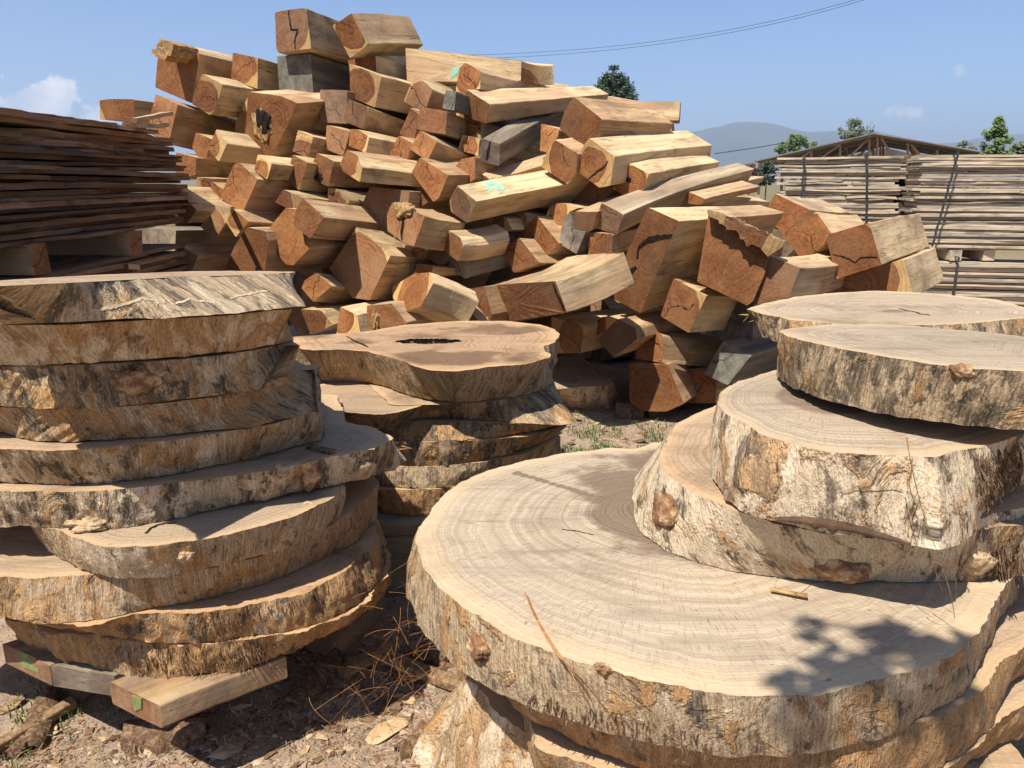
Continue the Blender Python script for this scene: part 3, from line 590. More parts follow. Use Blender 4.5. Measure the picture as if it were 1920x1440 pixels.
# details that belong to single beams
def hit(obj, p):
    bv = bvh_of([obj]); h = bv.ray_cast(EYE, ray(p).normalized()); return (h[0], h[1]) if h[0] else (None, None)
def put_lump(name, obj, p, r, m, flat=.4, seed=0, rag=.35, sink=0.):
    h, n = hit(obj, p)
    if h is None: print('no hit', name, p); return
    if n.dot(EYE - h) < 0: n = -n
    return lump(name, h - n * sink, n, r, m, obj, flat, seed, rag)
def strip_on(name, obj, line, w, m, lift=.003):       # narrow ragged strip along a pixel polyline on an object: deep splits
    bv = bvh_of([obj]); pts = []; rr = random.Random(len(line))
    for (a, b_) in zip(line, line[1:]):
        k = max(2, int(math.dist(a, b_) / 5))
        for j in range(k): pts.append((a[0] + (b_[0] - a[0]) * j / k + rr.uniform(-1, 1), a[1] + (b_[1] - a[1]) * j / k + rr.uniform(-1, 1)))
    pts.append(line[-1]); H = [bv.ray_cast(EYE, ray(p).normalized()) for p in pts]; H = [h for h in H if h[0] is not None]
    if len(H) < 3: print('strip miss', name); return
    V = []; F = []; n = len(H)
    for i, h in enumerate(H):
        nn = h[1] if h[1].dot(EYE - h[0]) > 0 else -h[1]
        d = (H[min(i + 1, n - 1)][0] - H[max(i - 1, 0)][0]).normalized(); s = nn.cross(d).normalized()
        f = i / (n - 1); ww = w * (.25 + .75 * math.sin(math.pi * (.12 + .76 * f))) * rr.uniform(.7, 1.3)
        V += [h[0] + nn * lift - s * ww, h[0] + nn * lift + s * ww, h[0] - nn * .01]
    for i in range(n - 1):
        a = 3 * i; F += [(a, a + 1, a + 4, a + 3), (a + 1, a + 2, a + 5, a + 4), (a + 2, a, a + 3, a + 5)]
    o = mesh(name, V, F, m); add_child(o, obj); return o
def B_(c, *pts): return [px(c, p) for p in pts]
o = BEAMS['top1'][0]; strip_on('split', o, B_('A', (1385, 72), (1398, 150), (1405, 212), (1450, 215), (1432, 290), (1436, 352)), .006, DARK)
o = BEAMS['hole1'][0]; put_lump('rot_rim', o, px('A', (1190, 885)), (.085, .12), TORN, .07, 6, .4); put_lump('rot_hole', o, px('A', (1195, 870)), (.062, .085), DARK, .16, 4, .5);  # dark lump stands in for the shaded depth of the hole
o = BEAMS['pocket'][0]; put_lump('rot_hole', o, px('E', (378, 205)), (.035, .025), DARK, .12, 8, .6)
o = BEAMS['jaw'][0]; strip_on('split', o, B_('E', (1000, 470), (980, 530), (975, 600), (975, 672)), .012, DARK); put_lump('rotten_bark', o, px('E', (990, 440)), (.10, .05), TORN, .25, 3, .5)
o = BEAMS['greysplit'][0]; strip_on('split', o, B_('C', (305, 672), (288, 760), (265, 826)), .008, DARK)
o = BEAMS['lean'][0]; strip_on('split', o, B_('G', (870, 530), (740, 555), (640, 580), (570, 640), (548, 740)), .014, DARK); strip_on('split', o, B_('G', (548, 822), (470, 880), (390, 950), (350, 1000)), .016, DARK)
o = BEAMS['horiz'][0]; strip_on('split', o, B_('F', (835, 890), (870, 980), (915, 1080)), .012, DARK)
o = BEAMS['oval'][0]; strip_on('split', o, B_('H', (845, 703), (950, 720), (1020, 745), (1072, 778), (1110, 742), (1180, 728), (1270, 730)), .004, DARK)
o = BEAMS['round'][0]; strip_on('split', o, B_('C', (1015, 945), (1070, 890), (1120, 865), (1150, 812)), .005, DARK)
o = BEAMS['burr'][0]; put_lump('burr', o, px('E', (785, 1230)), (.03, .06), TORN, .3, 5, .6)
o = BEAMS['eye'][0]; put_lump('knot', o, px('C', (1302, 948)), (.018, .018), DARK, .2, 5, .4)
o = BEAMS['mint'][0]
decal('paint_mark', o, B_('C', (268, 975), (300, 958), (330, 962), (372, 990), (412, 1012), (395, 1028), (350, 1018), (322, 985), (300, 992), (322, 1028), (300, 1034), (270, 1000)), MINT, o)
o = BEAMS['cross'][0]
decal('paint_mark', o, B_('B', (1338, 488), (1390, 480), (1378, 520), (1365, 590), (1320, 588), (1330, 555)), MINT, o)
# torn pieces standing out from two beam ends
def flap(key, crop, poly, out, m, name='splinter', push=.02):
    o, pl, ax = BEAMS[key]; c0 = sum(pl, Vector()) / len(pl); P = [px(crop, p) for p in poly]; rj = random.Random(len(P)); Q2 = []
    for i_, p in enumerate(P):
        q = P[(i_ + 1) % len(P)]; m_ = max(1, int(math.dist(p, q) / 5))
        for j_ in range(m_): f_ = j_ / m_; jt = 3.2 if p[1] > P[0][1] + 12 else 1; Q2.append((p[0] + (q[0] - p[0]) * f_ + rj.uniform(-jt, jt), p[1] + (q[1] - p[1]) * f_ + rj.uniform(-jt, jt)))
    P = Q2
    pts = [EYE + ray(p) * ((c0 - ax * out - EYE).dot(ax) / ray(p).dot(ax)) for p in P]
    q = prism(name, pts, ax, out + push, m, ch=.002, bow=0, rough=.006, seed=3, nseg=5); q.color = (.14, .25, 0, .0); add_child(q, o)
flap('splint', 'A', [(455, 275), (552, 318), (560, 382), (500, 425), (440, 405), (390, 378), (432, 350), (440, 322)], .22, TORN)
flap('torn', 'G', [(1182, 298), (1300, 330), (1480, 400), (1700, 500), (1868, 590), (1862, 640), (1740, 712), (1690, 640), (1640, 650), (1570, 612), (1530, 625), (1465, 560), (1455, 500), (1360, 492), (1330, 440), (1270, 400), (1200, 370)], .075, TIMBER, 'torn_lip')

# ---------------------------------------------------------------- round slabs
def resample(pts, n, closed=False):
    pts = [Vector(p) for p in pts]
    if closed: pts = pts + [pts[0]]
    d = [0]
    for a, c in zip(pts, pts[1:]): d.append(d[-1] + (c - a).length)
    out = []; tot = d[-1]; k = 0
    for i in range(n):
        s = tot * i / (n if closed else n - 1)
        while k < len(d) - 2 and d[k + 1] < s: k += 1
        out.append(pts[k].lerp(pts[k + 1], (s - d[k]) / max(1e-9, d[k + 1] - d[k])))
    return out
def smooth(pts, it, closed=True):
    pts = list(pts); n = len(pts)
    for _ in range(it):
        q = []
        for i in range(n):
            if not closed and i in (0, n - 1): q.append(pts[i]); continue
            q.append(pts[i] * .5 + (pts[i - 1] + pts[(i + 1) % n]) * .25)
        pts = q
    return pts
SL = {}; sidx = [0]
def slab(label, zt, zb, top, bot, backpx=None, world=None, tilt=0., tb=None, ref=1.7, group=None, pith=None, heart=.35, dark=.3, warm=.5, cream=.3, blot=.4, shear=.5, red=.2,
         rag=1., key=None, soft=4, cat='wood slab', name='wood_slab', flare=0.0, hole=None, lean=0., stains=()):
    i = sidx[0] = sidx[0] + 1; rr = random.Random(100 + i); tb = tilt if tb is None else tb
    T = [on_z(p, zt, (lean, tilt), (0, ref)) for p in top]; Bo = [on_z(p, zb, (lean, tb), (0, ref)) for p in bot]
    nf = 230
    T = resample(T, nf); Bo = resample(Bo, nf)
    bk = [on_z(p, zt, (lean, tilt), (0, ref)) for p in (backpx or [])]
    bk += [Vector((x, y, zt + lean * x + tilt * (y - ref))) for x, y in (world or [])]
    bt = resample([T[-1]] + bk + [T[0]], 130)[1:-1]
    cx = sum((p.x for p in T + bt)) / (len(T) + len(bt)); cy = sum((p.y for p in T + bt)) / (len(T) + len(bt))
    o1 = Bo[-1] - T[-1]; o0 = Bo[0] - T[0]; bb = []
    for j, p in enumerate(bt):
        f = (j + 1) / (len(bt) + 1); k = math.sin(math.pi * f); off = o1.lerp(o0, f) * (1 - k); d = Vector((p.x - cx, p.y - cy, 0)).normalized() * flare
        q = p + Vector((off.x, off.y, 0)) + d; bb.append(Vector((q.x, q.y, zb + lean * q.x + tb * (q.y - ref))))
    top_l = smooth(T + bt, soft); bot_l = smooth(Bo + bb, soft)
    n = len(top_l)
    if key not in ('s3', 's4'):          # pair each top point with the point straight below it
        offs = []
        for k in range(n):
            tg = top_l[(k + 2) % n] - top_l[k - 2]; tg.z = 0; tg.normalize(); best = (9, 0)
            for d_ in range(-70, 71):
                q = bot_l[(k + d_) % n] - top_l[k]; w_ = abs(q.dot(tg)) + .25 * abs(q.x * tg.y - q.y * tg.x) + abs(d_) * .0002
                if w_ < best[0]: best = (w_, d_)
            offs.append(best[1])
        for _ in range(3): offs = [sum(offs[(k + j) % n] for j in range(-6, 7)) / 13 for k in range(n)]
        nb = []
        for k in range(n):
            x_ = k + offs[k]; i0 = math.floor(x_); nb.append(bot_l[i0 % n].lerp(bot_l[(i0 + 1) % n], x_ - i0))
        bot_l = nb
    cen = Vector((cx, cy, 0)) if pith is None else Vector((pith[0], pith[1], 0)); cen.z = zt + lean * cen.x + tilt * (cen.y - ref)
    o = empty(name, cen); Mi = Matrix.Translation(-cen)
    orient = sum(top_l[k].x * top_l[(k + 1) % n].y - top_l[(k + 1) % n].x * top_l[k].y for k in range(n))
    nv = 11; rows = []; s = 0; U = []
    for k in range(n): U.append(s); s += (top_l[(k + 1) % n] - top_l[k]).length
    U.append(s)
    nrm = []
    for k in range(n):
        d = top_l[(k + 2) % n] - top_l[k - 2]; q = Vector((d.y, -d.x, 0)).normalized(); nrm.append(q if orient > 0 else -q)
    grid = []
    for r in range(nv):
        f = r / (nv - 1); row = []
        for k in range(n):
            p = top_l[k].lerp(bot_l[k], f); q = Vector((U[k] * 14, f * 1.2, i * 7.7)); q2 = Vector((U[k] * 60, f * 4, i * 3.3)); q3 = Vector((U[k] * 3.0, f * .5, i))
            w = (.0075 * mn.noise(q) + .0045 * mn.noise(q2) + .007 * mn.noise(q3)) * rag + .004 * math.sin(math.pi * f)
            p = p + nrm[k] * w + Vector((0, 0, 1)) * ((.003 * mn.noise(q2 * .5) + .004 * mn.noise(q3)) * rag if 0 < r else 0)
            row.append(Mi @ p)
        grid.append(row)
    V = [p for row in grid for p in row]; F = []; uv = []
    for r in range(nv - 1):
        for k in range(n):
            a = r * n + k; c = r * n + (k + 1) % n
            F.append((a, c, c + n, a + n) if orient < 0 else (a, a + n, c + n, c))
            h = (zt - zb); u0, u1 = U[k], U[k + 1]; v0, v1 = 1 - r / (nv - 1), 1 - (r + 1) / (nv - 1)
            uv += ([(u0, v0 * h), (u1, v0 * h), (u1, v1 * h), (u0, v1 * h)] if orient < 0 else [(u0, v0 * h), (u0, v1 * h), (u1, v1 * h), (u1, v0 * h)])
    uv = []
    def uu(r, k):
        kk = k % n; tg = (top_l[(kk + 1) % n] - top_l[kk - 1]); tg.z = 0; tg.normalize(); return U[k] + (grid[r][kk] - grid[0][kk]).dot(tg)
    for r in range(nv - 1):
        h = zt - zb; v0, v1 = (1 - r / (nv - 1)) * h, (1 - (r + 1) / (nv - 1)) * h
        for k in range(n):
            A_, B_1, C_1, D_1 = (uu(r, k), v0), (uu(r, k + 1), v0), (uu(r + 1, k + 1), v1), (uu(r + 1, k), v1)
            uv += [A_, B_1, C_1, D_1] if orient < 0 else [A_, D_1, C_1, B_1]
    bo = mesh('bark_edge', V, F, BARK, o, smooth=True); l = bo.data.uv_layers.new(name='st'); l.data.foreach_set('uv', [c for q in uv for c in q])
    bo.color = (cream, blot, shear, red)
    # sawn faces
    for nm, row, up in (('cut_face', grid[0], True), ('under_face', grid[-1], False)):
        V = []; F = []; E = []; c0 = Vector((0, 0, 0)) if up else sum(row, Vector()) / n
        NR = (64 if key == 'b1' else 30) if up else 5
        for r in range(NR):
            f = 1 - r / NR
            for k in range(n):
                p = c0.lerp(row[k], f)
                if up and r: p = p + Vector((0, 0, .0022 * mn.noise(Vector((p.x * 5, p.y * 5, i)))))
                V.append(p); E.append(f)
        ci = len(V); V.append(c0); E.append(0.)
        for r in range(NR):
            for k in range(n):
                a = r * n + k; c = r * n + (k + 1) % n
                if hole and up:
                    wp = V[a] + cen
                    if ((wp.x - hole[0]) / hole[2]) ** 2 + ((wp.y - hole[1]) / hole[3]) ** 2 < 1 + .5 * mn.noise(Vector((wp.x * 22, wp.y * 22, 0))): continue
                q = (a, c, c + n, a + n) if r < NR - 1 else (a, c, ci)
                F.append(q if (orient > 0) == up else q[::-1])
        co = mesh(nm, V, F, CUT, o, smooth=True); at = co.data.attributes.new('e', 'FLOAT', 'POINT'); at.data.foreach_set('value', E)
        SV = [max([0.] + [s_[4] * max(0., 1 - .5 * math.hypot((p.x + cen.x - s_[0]) / s_[2], (p.y + cen.y - s_[1]) / s_[3])) for s_ in stains]) for p in V]
        st = co.data.attributes.new('stain', 'FLOAT', 'POINT'); st.data.foreach_set('value', SV)
        co.color = (heart, dark, warm, 1)
    tag(o, label, cat, group)
    SL[key or i] = (o, bo)
    return o
def knot(key, p, r, m=KNOT, flat=.5, seed=1, rag=.35, name='knot', sink=.0):
    o, bo = SL[key]; bpy.context.view_layer.update()
    h = bvh_of([bo]).ray_cast(EYE, ray(p).normalized())
    if h[0] is None: print('knot miss', key, p); return
    n = h[1] if h[1].dot(EYE - h[0]) > 0 else -h[1]
    return lump(name, h[0] - n * sink, n, r, m, o, flat, seed, rag)
def C_(c, pts): return [px(c, p) for p in pts]
GL = 'round slabs in the tall left stack'
WL = [(-.70, 2.15), (-.88, 2.45), (-1.2, 2.55), (-1.6, 2.35), (-1.8, 1.9)]
WL2 = [(-.56, 2.12), (-.76, 2.45), (-1.15, 2.55), (-1.6, 2.35), (-1.8, 1.9)]
TB = -.05
slab('top slab of the tall left stack, grey bark side with insect galleries', 1.293, 1.219, C_('K', [(-300, 185), (0, 170), (300, 155), (600, 140), (900, 125), (1200, 112), (1450, 103), (1645, 95)]),
     C_('K', [(-300, 380), (0, 371), (300, 371), (600, 358), (900, 347), (1200, 330), (1500, 300), (1728, 283)]), C_('K', [(1655, 87), (1300, 84), (1060, 86), (500, 108), (0, 138), (-300, 158)]),
     tilt=-.08, tb=-.065, group=GL, heart=.1, cream=.42, blot=.62, red=.1, key='s1', soft=2, pith=(-.75, 1.75))
slab('second slab from the top of the left stack with a pale peeled side', 1.203, 1.106, C_('K', [(-300, 385), (0, 385), (200, 390), (400, 385), (650, 370), (900, 355), (1250, 338), (1500, 310), (1658, 300)]),
     C_('K', [(-300, 614), (0, 614), (250, 612), (500, 602), (800, 587), (1100, 562), (1400, 527), (1550, 497), (1658, 474)]), None, WL, tilt=-.052, tb=TB, group=GL, cream=.62, blot=.30, red=.5, key='s2')
slab('third slab of the left stack with a cut-off slanting right end', 1.102, 1.005, C_('K', [(-300, 620), (0, 620), (300, 616), (600, 608), (900, 592), (1200, 564), (1450, 528), (1640, 480), (1692, 505)]),
     C_('K', [(-300, 832), (0, 842), (200, 857), (380, 862), (600, 854), (900, 822), (1200, 787), (1430, 757), (1570, 728), (1608, 720)]), None, WL, tilt=TB, group=GL, cream=.36, blot=.62, red=.45, key='s3', shear=.62)
slab('fourth slab of the left stack with a sharp corner and a grey hollowed right end', 1.001, .918, C_('K', [(-300, 852), (0, 852), (300, 866), (600, 852), (900, 827), (1130, 802), (1222, 788), (1320, 770), (1500, 735), (1680, 650), (1800, 606)]),
     C_('K', [(-200, 960), (0, 985), (100, 1020), (250, 1042), (400, 1045), (700, 1027), (1000, 1002), (1250, 977), (1440, 965), (1500, 945), (1650, 905), (1740, 880), (1818, 852)]), None, WL2, tilt=TB, group=GL, cream=.3, blot=.45, shear=.78, red=.5, key='s4', soft=1)
slab('fifth slab of the left stack showing a thin crescent of its top', .914, .812, C_('K', [(-300, 1060), (0, 1083), (300, 1092), (500, 1085), (750, 1062), (1000, 1030), (1180, 1002), (1400, 975), (1600, 930), (1780, 872)]),
     C_('K', [(-300, 1265), (0, 1270), (180, 1280), (400, 1284), (640, 1272), (900, 1237), (1200, 1182), (1400, 1142), (1600, 1087), (1780, 1042), (1845, 992)]), None, WL2, tilt=TB, group=GL, cream=.42, blot=.5, red=.3, key='s5')
slab('wide knobbly slab of the left stack reaching far right beneath the dark shadow', .808, .712,
     [(-100, 915), (0, 921), (100, 923), (200, 921), (300, 910), (400, 897), (500, 882), (570, 868), (620, 856), (670, 846), (700, 843), (722, 832), (742, 822)],
     [(-100, 984), (0, 986), (62, 987), (146, 989), (208, 992), (292, 980), (375, 961), (500, 936), (583, 918), (650, 905), (708, 890), (740, 880), (764, 862)],
     [(732, 812), (705, 803), (665, 795), (640, 790)], [(-.62, 2.65), (-1.1, 2.75), (-1.6, 2.45), (-1.8, 1.9)], tilt=TB, group=GL, heart=.3, cream=.5, blot=.66, key='s6', soft=1, dark=.4, rag=1.4)
slab('smaller smooth-rimmed slab of the left stack with a forked dark crack on top', .708, .612, C_('N', [(172, 255), (255, 270), (330, 312), (420, 340), (540, 352), (650, 350), (800, 330), (1000, 300), (1200, 250), (1400, 180), (1500, 120), (1550, 75)]),
     C_('N', [(180, 330), (260, 395), (380, 460), (500, 485), (620, 490), (750, 480), (900, 455), (1100, 410), (1300, 350), (1450, 280), (1530, 220), (1548, 180)]), None, [(-.54, 2.2), (-.78, 2.42), (-1.15, 2.4), (-1.38, 2.0)], tilt=TB, group=GL, heart=.35, cream=.42, blot=.42, key='s7', warm=.4)
slab('slab jutting out left under the smaller smooth-rimmed slab', .606, .503, C_('N', [(-250, 455), (0, 485), (150, 492), (300, 480), (420, 472), (620, 478), (900, 452), (1200, 385), (1500, 250), (1650, 130), (1705, 60)]),
     C_('N', [(-250, 630), (0, 662), (100, 682), (200, 694), (300, 694), (450, 672), (600, 642), (750, 617), (950, 577), (1200, 512), (1450, 402), (1600, 322), (1700, 222)]), None, [(-.52, 2.45), (-.85, 2.65), (-1.3, 2.6), (-1.75, 2.2), (-1.85, 1.8)], group=GL, cream=.34, blot=.4, red=.55, key='s8')
slab('big dark-topped slab second from the bottom of the left stack', .500, .403, C_('N', [(-100, 560), (200, 700), (400, 700), (640, 642), (720, 640), (900, 640), (1050, 625), (1250, 592), (1400, 550), (1550, 460), (1650, 370), (1710, 315)]),
     C_('N', [(-50, 640), (200, 705), (410, 735), (530, 754), (700, 778), (820, 779), (950, 770), (1100, 757), (1250, 741), (1400, 706), (1550, 642), (1650, 562), (1720, 472), (1745, 332)]), None, [(-.50, 2.45), (-.8, 2.7), (-1.2, 2.7), (-1.6, 2.3)], group=GL, cream=.34, blot=.55, red=.75, key='s9', heart=.55, dark=.6, warm=.8, rag=1.5)
slab('bottom slab of the left stack with flaking bark patches', .400, .303, C_('N', [(15, 665), (250, 735), (420, 742), (540, 775), (700, 785), (800, 795), (950, 785), (1100, 768), (1300, 740), (1500, 690), (1650, 600), (1762, 420)]),
     C_('N', [(40, 735), (130, 792), (300, 860), (480, 905), (560, 925), (700, 937), (850, 932), (1000, 915), (1200, 865), (1400, 780), (1550, 705), (1680, 622), (1765, 510)]), None, [(-.48, 2.45), (-.8, 2.7), (-1.2, 2.7), (-1.5, 2.2)], group=GL, cream=.3, blot=.5, red=.8, key='s10', rag=2.0, warm=.8)
knot('s6', px('K', (1590, 1205)), (.022, .016), KNOTP, .9, 1); knot('s6', px('K', (1090, 1400)), (.014, .014), KNOTP, .7, 2)
knot('s6', px('K', (1750, 1235)), (.030, .045), KNOT, .35, 3); knot('s6', (680, 880), (.034, .030), KNOTP, .5, 4, .3, 'burr'); knot('s6', (172, 983), (.05, .016), KNOTP, .45, 8, .6, 'burr')
knot('s7', px('N', (835, 393)), (.019, .019), KNOTP, .55, 5); knot('s3', px('K', (770, 690)), (.05, .03), KNOT, .12, 6, .6)
# forked crack on the smooth-rimmed slab
bpy.context.view_layer.update()
HB = simple('brown_hollow_wood', (.10, .05, .025), (.30, .17, .09), (30, 30, 30), .01)
strip_on('crack', [c for c in SL['s7'][0].children if c.name.startswith('cut_face')][0], C_('N', [(790, 243), (745, 243), (705, 255), (680, 268), (655, 290)]), .004, DARK, .002)

GM = 'slabs in the middle stack'
slab('hollow-centred gourd-shaped slab topping the middle stack, two dark hearts', .884, .732, C_('M', [(90, 232), (125, 285), (200, 292), (330, 285), (500, 297), (650, 332), (750, 370), (850, 400), (1000, 410), (1200, 385), (1400, 370), (1530, 330), (1536, 310), (1505, 288), (1512, 265), (1572, 240), (1580, 195)]),
     C_('M', [(130, 400), (160, 440), (240, 460), (350, 460), (450, 462), (600, 490), (700, 530), (850, 570), (1000, 583), (1120, 578), (1250, 560), (1400, 540), (1500, 508), (1545, 478), (1540, 430), (1530, 400), (1560, 370), (1575, 345)]),
     C_('M', [(1560, 175), (1480, 145), (1300, 125), (1000, 125), (700, 150), (490, 185), (300, 200), (90, 215)]), group=GM, cream=.14, blot=.45, red=.1, heart=.05, key='m1', soft=1, warm=.8, dark=.6, hole=(-.34, 3.0, .13, .055), stains=[(-.26,2.70,.25,.13,1),(-.05,3.25,.26,.15,.85),(-.62,3.0,.16,.12,.6)])
slab('left rounded slab tucked under the hollow slab, bark flaking at its tip', .725, .637, C_('M', [(120, 560), (250, 600), (380, 640), (550, 655), (680, 640), (780, 612), (838, 592)]),
     C_('M', [(150, 650), (300, 700), (450, 725), (600, 730), (720, 700), (842, 622)]), C_('M', [(835, 580), (800, 566), (700, 528), (600, 494), (500, 480), (400, 474), (260, 480), (120, 500)]), group=GM, cream=.3, blot=.6, key='m2', heart=-.2)
slab('slab with a dark slanting bark skirt under the right half of the hollow slab', .728, .650, C_('M', [(640, 600), (1000, 592), (1250, 575), (1440, 532), (1560, 500)]),
     C_('M', [(640, 690), (900, 668), (1150, 680), (1345, 697), (1500, 708), (1640, 706), (1690, 690)]), None, [(.15, 3.1), (.0, 3.45), (-.4, 3.5), (-.6, 3.0)], group=GM, cream=.2, blot=.7, red=.5, key='m3')
slab('thin shaded slab below the slanting bark skirt', .646, .592, C_('M', [(620, 700), (1000, 690), (1340, 704), (1640, 712)]), C_('M', [(620, 795), (900, 797), (1100, 795), (1300, 770), (1500, 735), (1655, 700)]), None, [(.14, 3.1), (-.05, 3.45), (-.5, 3.4), (-.6, 2.9)], group=GM, cream=.2, blot=.6, red=.5, key='m4')
slab('shaded slab with one lit bark triangle in the middle stack', .589, .494, C_('M', [(620, 800), (880, 804), (1100, 800), (1400, 775), (1640, 718)]), C_('M', [(620, 930), (800, 940), (950, 938), (1100, 915), (1300, 880), (1480, 810), (1600, 757)]), None, [(.12, 3.1), (-.05, 3.45), (-.5, 3.4), (-.6, 2.9)], group=GM, cream=.2, blot=.6, red=.5, key='m5')
slab('second lowest slab of the middle stack, mostly hidden behind the giant round', .490, .412, C_('M', [(570, 945), (900, 945), (1150, 920), (1400, 870), (1600, 775)]), C_('M', [(580, 1050), (750, 1065), (950, 1060), (1150, 1010), (1400, 940), (1610, 860)]), None, [(.12, 3.1), (-.05, 3.45), (-.5, 3.4), (-.6, 2.9)], group=GM, cream=.3, blot=.55, key='m6')
slab('lowest slab of the middle stack with red crumbling bark', .408, .300, C_('M', [(570, 1075), (750, 1068), (930, 1068), (1150, 1030), (1400, 960)]), C_('M', [(590, 1212), (750, 1220), (860, 1215), (1000, 1180), (1300, 1080)]), None, [(.2, 3.2), (0, 3.5), (-.5, 3.4), (-.6, 2.9)], group=GM, cream=.15, blot=.2, red=1.3, key='m7', rag=1.6)
slab('low pale stump slab on the ground behind the middle stack with flowing grain', .20, .0, C_('R', [(100, 720), (190, 690), (300, 675), (420, 672), (520, 668), (585, 650)]), C_('R', [(180, 830), (330, 842), (450, 845), (560, 838), (615, 790), (625, 740)]),
     C_('R', [(560, 615), (460, 580), (425, 515), (350, 462), (200, 455), (110, 480)]), cream=.6, blot=.3, red=.4, key='back', rag=1.5, soft=1, heart=.1, ref=4.9, name='stump_slab')

GR = 'slabs in the right stack'
slab('giant round slab in front, widest of all, dark stained patch beside the slab on it', .70, .572,
     C_('P', [(1140, 70), (1085, 65), (1030, 95), (900, 90), (700, 115), (520, 150), (380, 190), (280, 235), (215, 275), (160, 340), (110, 420), (92, 480), (100, 540), (130, 600), (180, 660), (250, 730), (340, 790), (480, 880), (650, 945), (850, 1015), (1000, 1060), (1200, 1105)]) +
     C_('X', [(200, 1070), (500, 1085), (800, 1070), (1050, 1010), (1250, 955), (1400, 890), (1520, 830), (1590, 750), (1640, 650), (1690, 570), (1765, 490)]),
     C_('P', [(1150, 200), (1000, 180), (900, 180), (800, 200), (600, 230), (420, 270), (300, 330), (200, 390), (130, 470), (90, 560), (60, 620), (48, 700), (75, 790), (130, 880), (240, 1000), (340, 1062), (430, 1117), (560, 1182), (780, 1257), (1000, 1322), (1200, 1357)]) +
     C_('X', [(280, 1378), (400, 1381), (600, 1382), (800, 1370), (1000, 1312), (1200, 1250), (1400, 1132), (1520, 1042), (1600, 900), (1650, 760), (1700, 680), (1790, 600)]),
     None, [(1.12, 1.6), (1.2, 1.9), (1.1, 2.2), (.85, 2.38), (.65, 2.4)], group=GR, pith=(.36, 1.80), heart=-.2, stains=[(.38, 1.86, .20, .33, 1.1)] + [(.017 + .209 * k / 11, 2.04 - .172 * k / 11, .018, .018, .95) for k in range(12)], cream=.36, blot=.45, red=.25, key='b1', soft=2, warm=.1, dark=.05, shear=.6)
slab('second slab under the giant round, seen as a brown band at the right', .568, .442, [(930, 1290), (1100, 1350), (1300, 1400), (1500, 1402), (1640, 1378), (1758, 1342), (1800, 1322), (1840, 1301), (1858, 1270), (1874, 1241), (1895, 1225), (1920, 1211), (1990, 1185)],
     [(960, 1330), (1100, 1400), (1300, 1480), (1500, 1520), (1640, 1490), (1765, 1440), (1855, 1367), (1870, 1320), (1876, 1290), (1920, 1262), (1990, 1230)], None, [(1.35, 1.6), (1.35, 2.1), (.9, 2.3), (.3, 2.2), (-.05, 1.8)], group=GR, cream=.3, blot=.3, red=.8, key='b2', warm=.5)
slab('third slab under the giant round, cropped at the lower right corner', .438, .312, [(1000, 1400), (1300, 1500), (1600, 1520), (1765, 1450), (1858, 1369), (1920, 1320), (2000, 1280)],
     [(1000, 1450), (1300, 1600), (1650, 1580), (1802, 1442), (1870, 1400), (1920, 1384), (2010, 1340)], None, [(1.4, 1.6), (1.3, 2.1), (.9, 2.3), (.3, 2.2), (.0, 1.8)], group=GR, cream=.3, blot=.3, red=.7, key='b3', warm=.5)
slab('root-flared stump block on the ground carrying the right stack', .308, .0, [(872, 1268), (930, 1330), (1010, 1400), (1150, 1500), (1400, 1580)], [(788, 1442), (860, 1530), (1000, 1640), (1300, 1800), (1600, 1850)],
     None, [(1.1, 1.3), (1.1, 1.9), (.6, 2.2), (.1, 2.0)], flare=.1, group=GR, cream=.55, blot=.15, red=.4, key='b4', name='stump_block', rag=1.5)
slab('slab with white peeled bark and two knots lying on the giant round', .86, .703, C_('Q', [(262, 745), (240, 785), (232, 815), (250, 870), (330, 930), (420, 985), (500, 1015), (600, 1055), (800, 1120), (1000, 1160), (1200, 1170), (1450, 1160), (1620, 1120)]),
     C_('Q', [(165, 870), (128, 905), (115, 990), (120, 1080), (160, 1160), (250, 1230), (400, 1290), (600, 1335), (800, 1360), (950, 1375), (1100, 1380), (1200, 1378), (1400, 1382), (1620, 1377)]), C_('Q', [(350, 680), (440, 600), (500, 565)]) [::-1] and [],
     [(1.15, 1.5), (1.3, 1.8), (1.15, 2.15), (.85, 2.25), (.62, 2.2), (.47, 2.03), (.41, 1.9)], group=GR, pith=(.75, 1.8), heart=.2, cream=.78, blot=.42, shear=.8, key='t4', red=.1)
slab('thick slab with shaggy fibrous right corner, third from the top at right', 1.026, .868, C_('Q', [(600, 455), (560, 475), (512, 515), (500, 550), (520, 580), (560, 612), (700, 690), (850, 745), (1000, 775), (1200, 792), (1380, 800), (1500, 803), (1700, 762), (1920, 704), (2050, 680)]),
     C_('Q', [(520, 600), (490, 680), (484, 800), (485, 900), (550, 1000), (620, 1055), (700, 1095), (830, 1118), (1000, 1150), (1200, 1185), (1320, 1203), (1440, 1222), (1550, 1240), (1670, 1168), (1740, 1040), (1920, 930), (2050, 860)]), None,
     [(1.3, 1.6), (1.35, 1.9), (1.1, 2.1), (.8, 2.05)], tilt=-.01, tb=0, group=GR, pith=(.72, 1.72), heart=.42, cream=.72, blot=.48, shear=.62, key='t3', red=.35, soft=1, warm=.15, dark=.2)
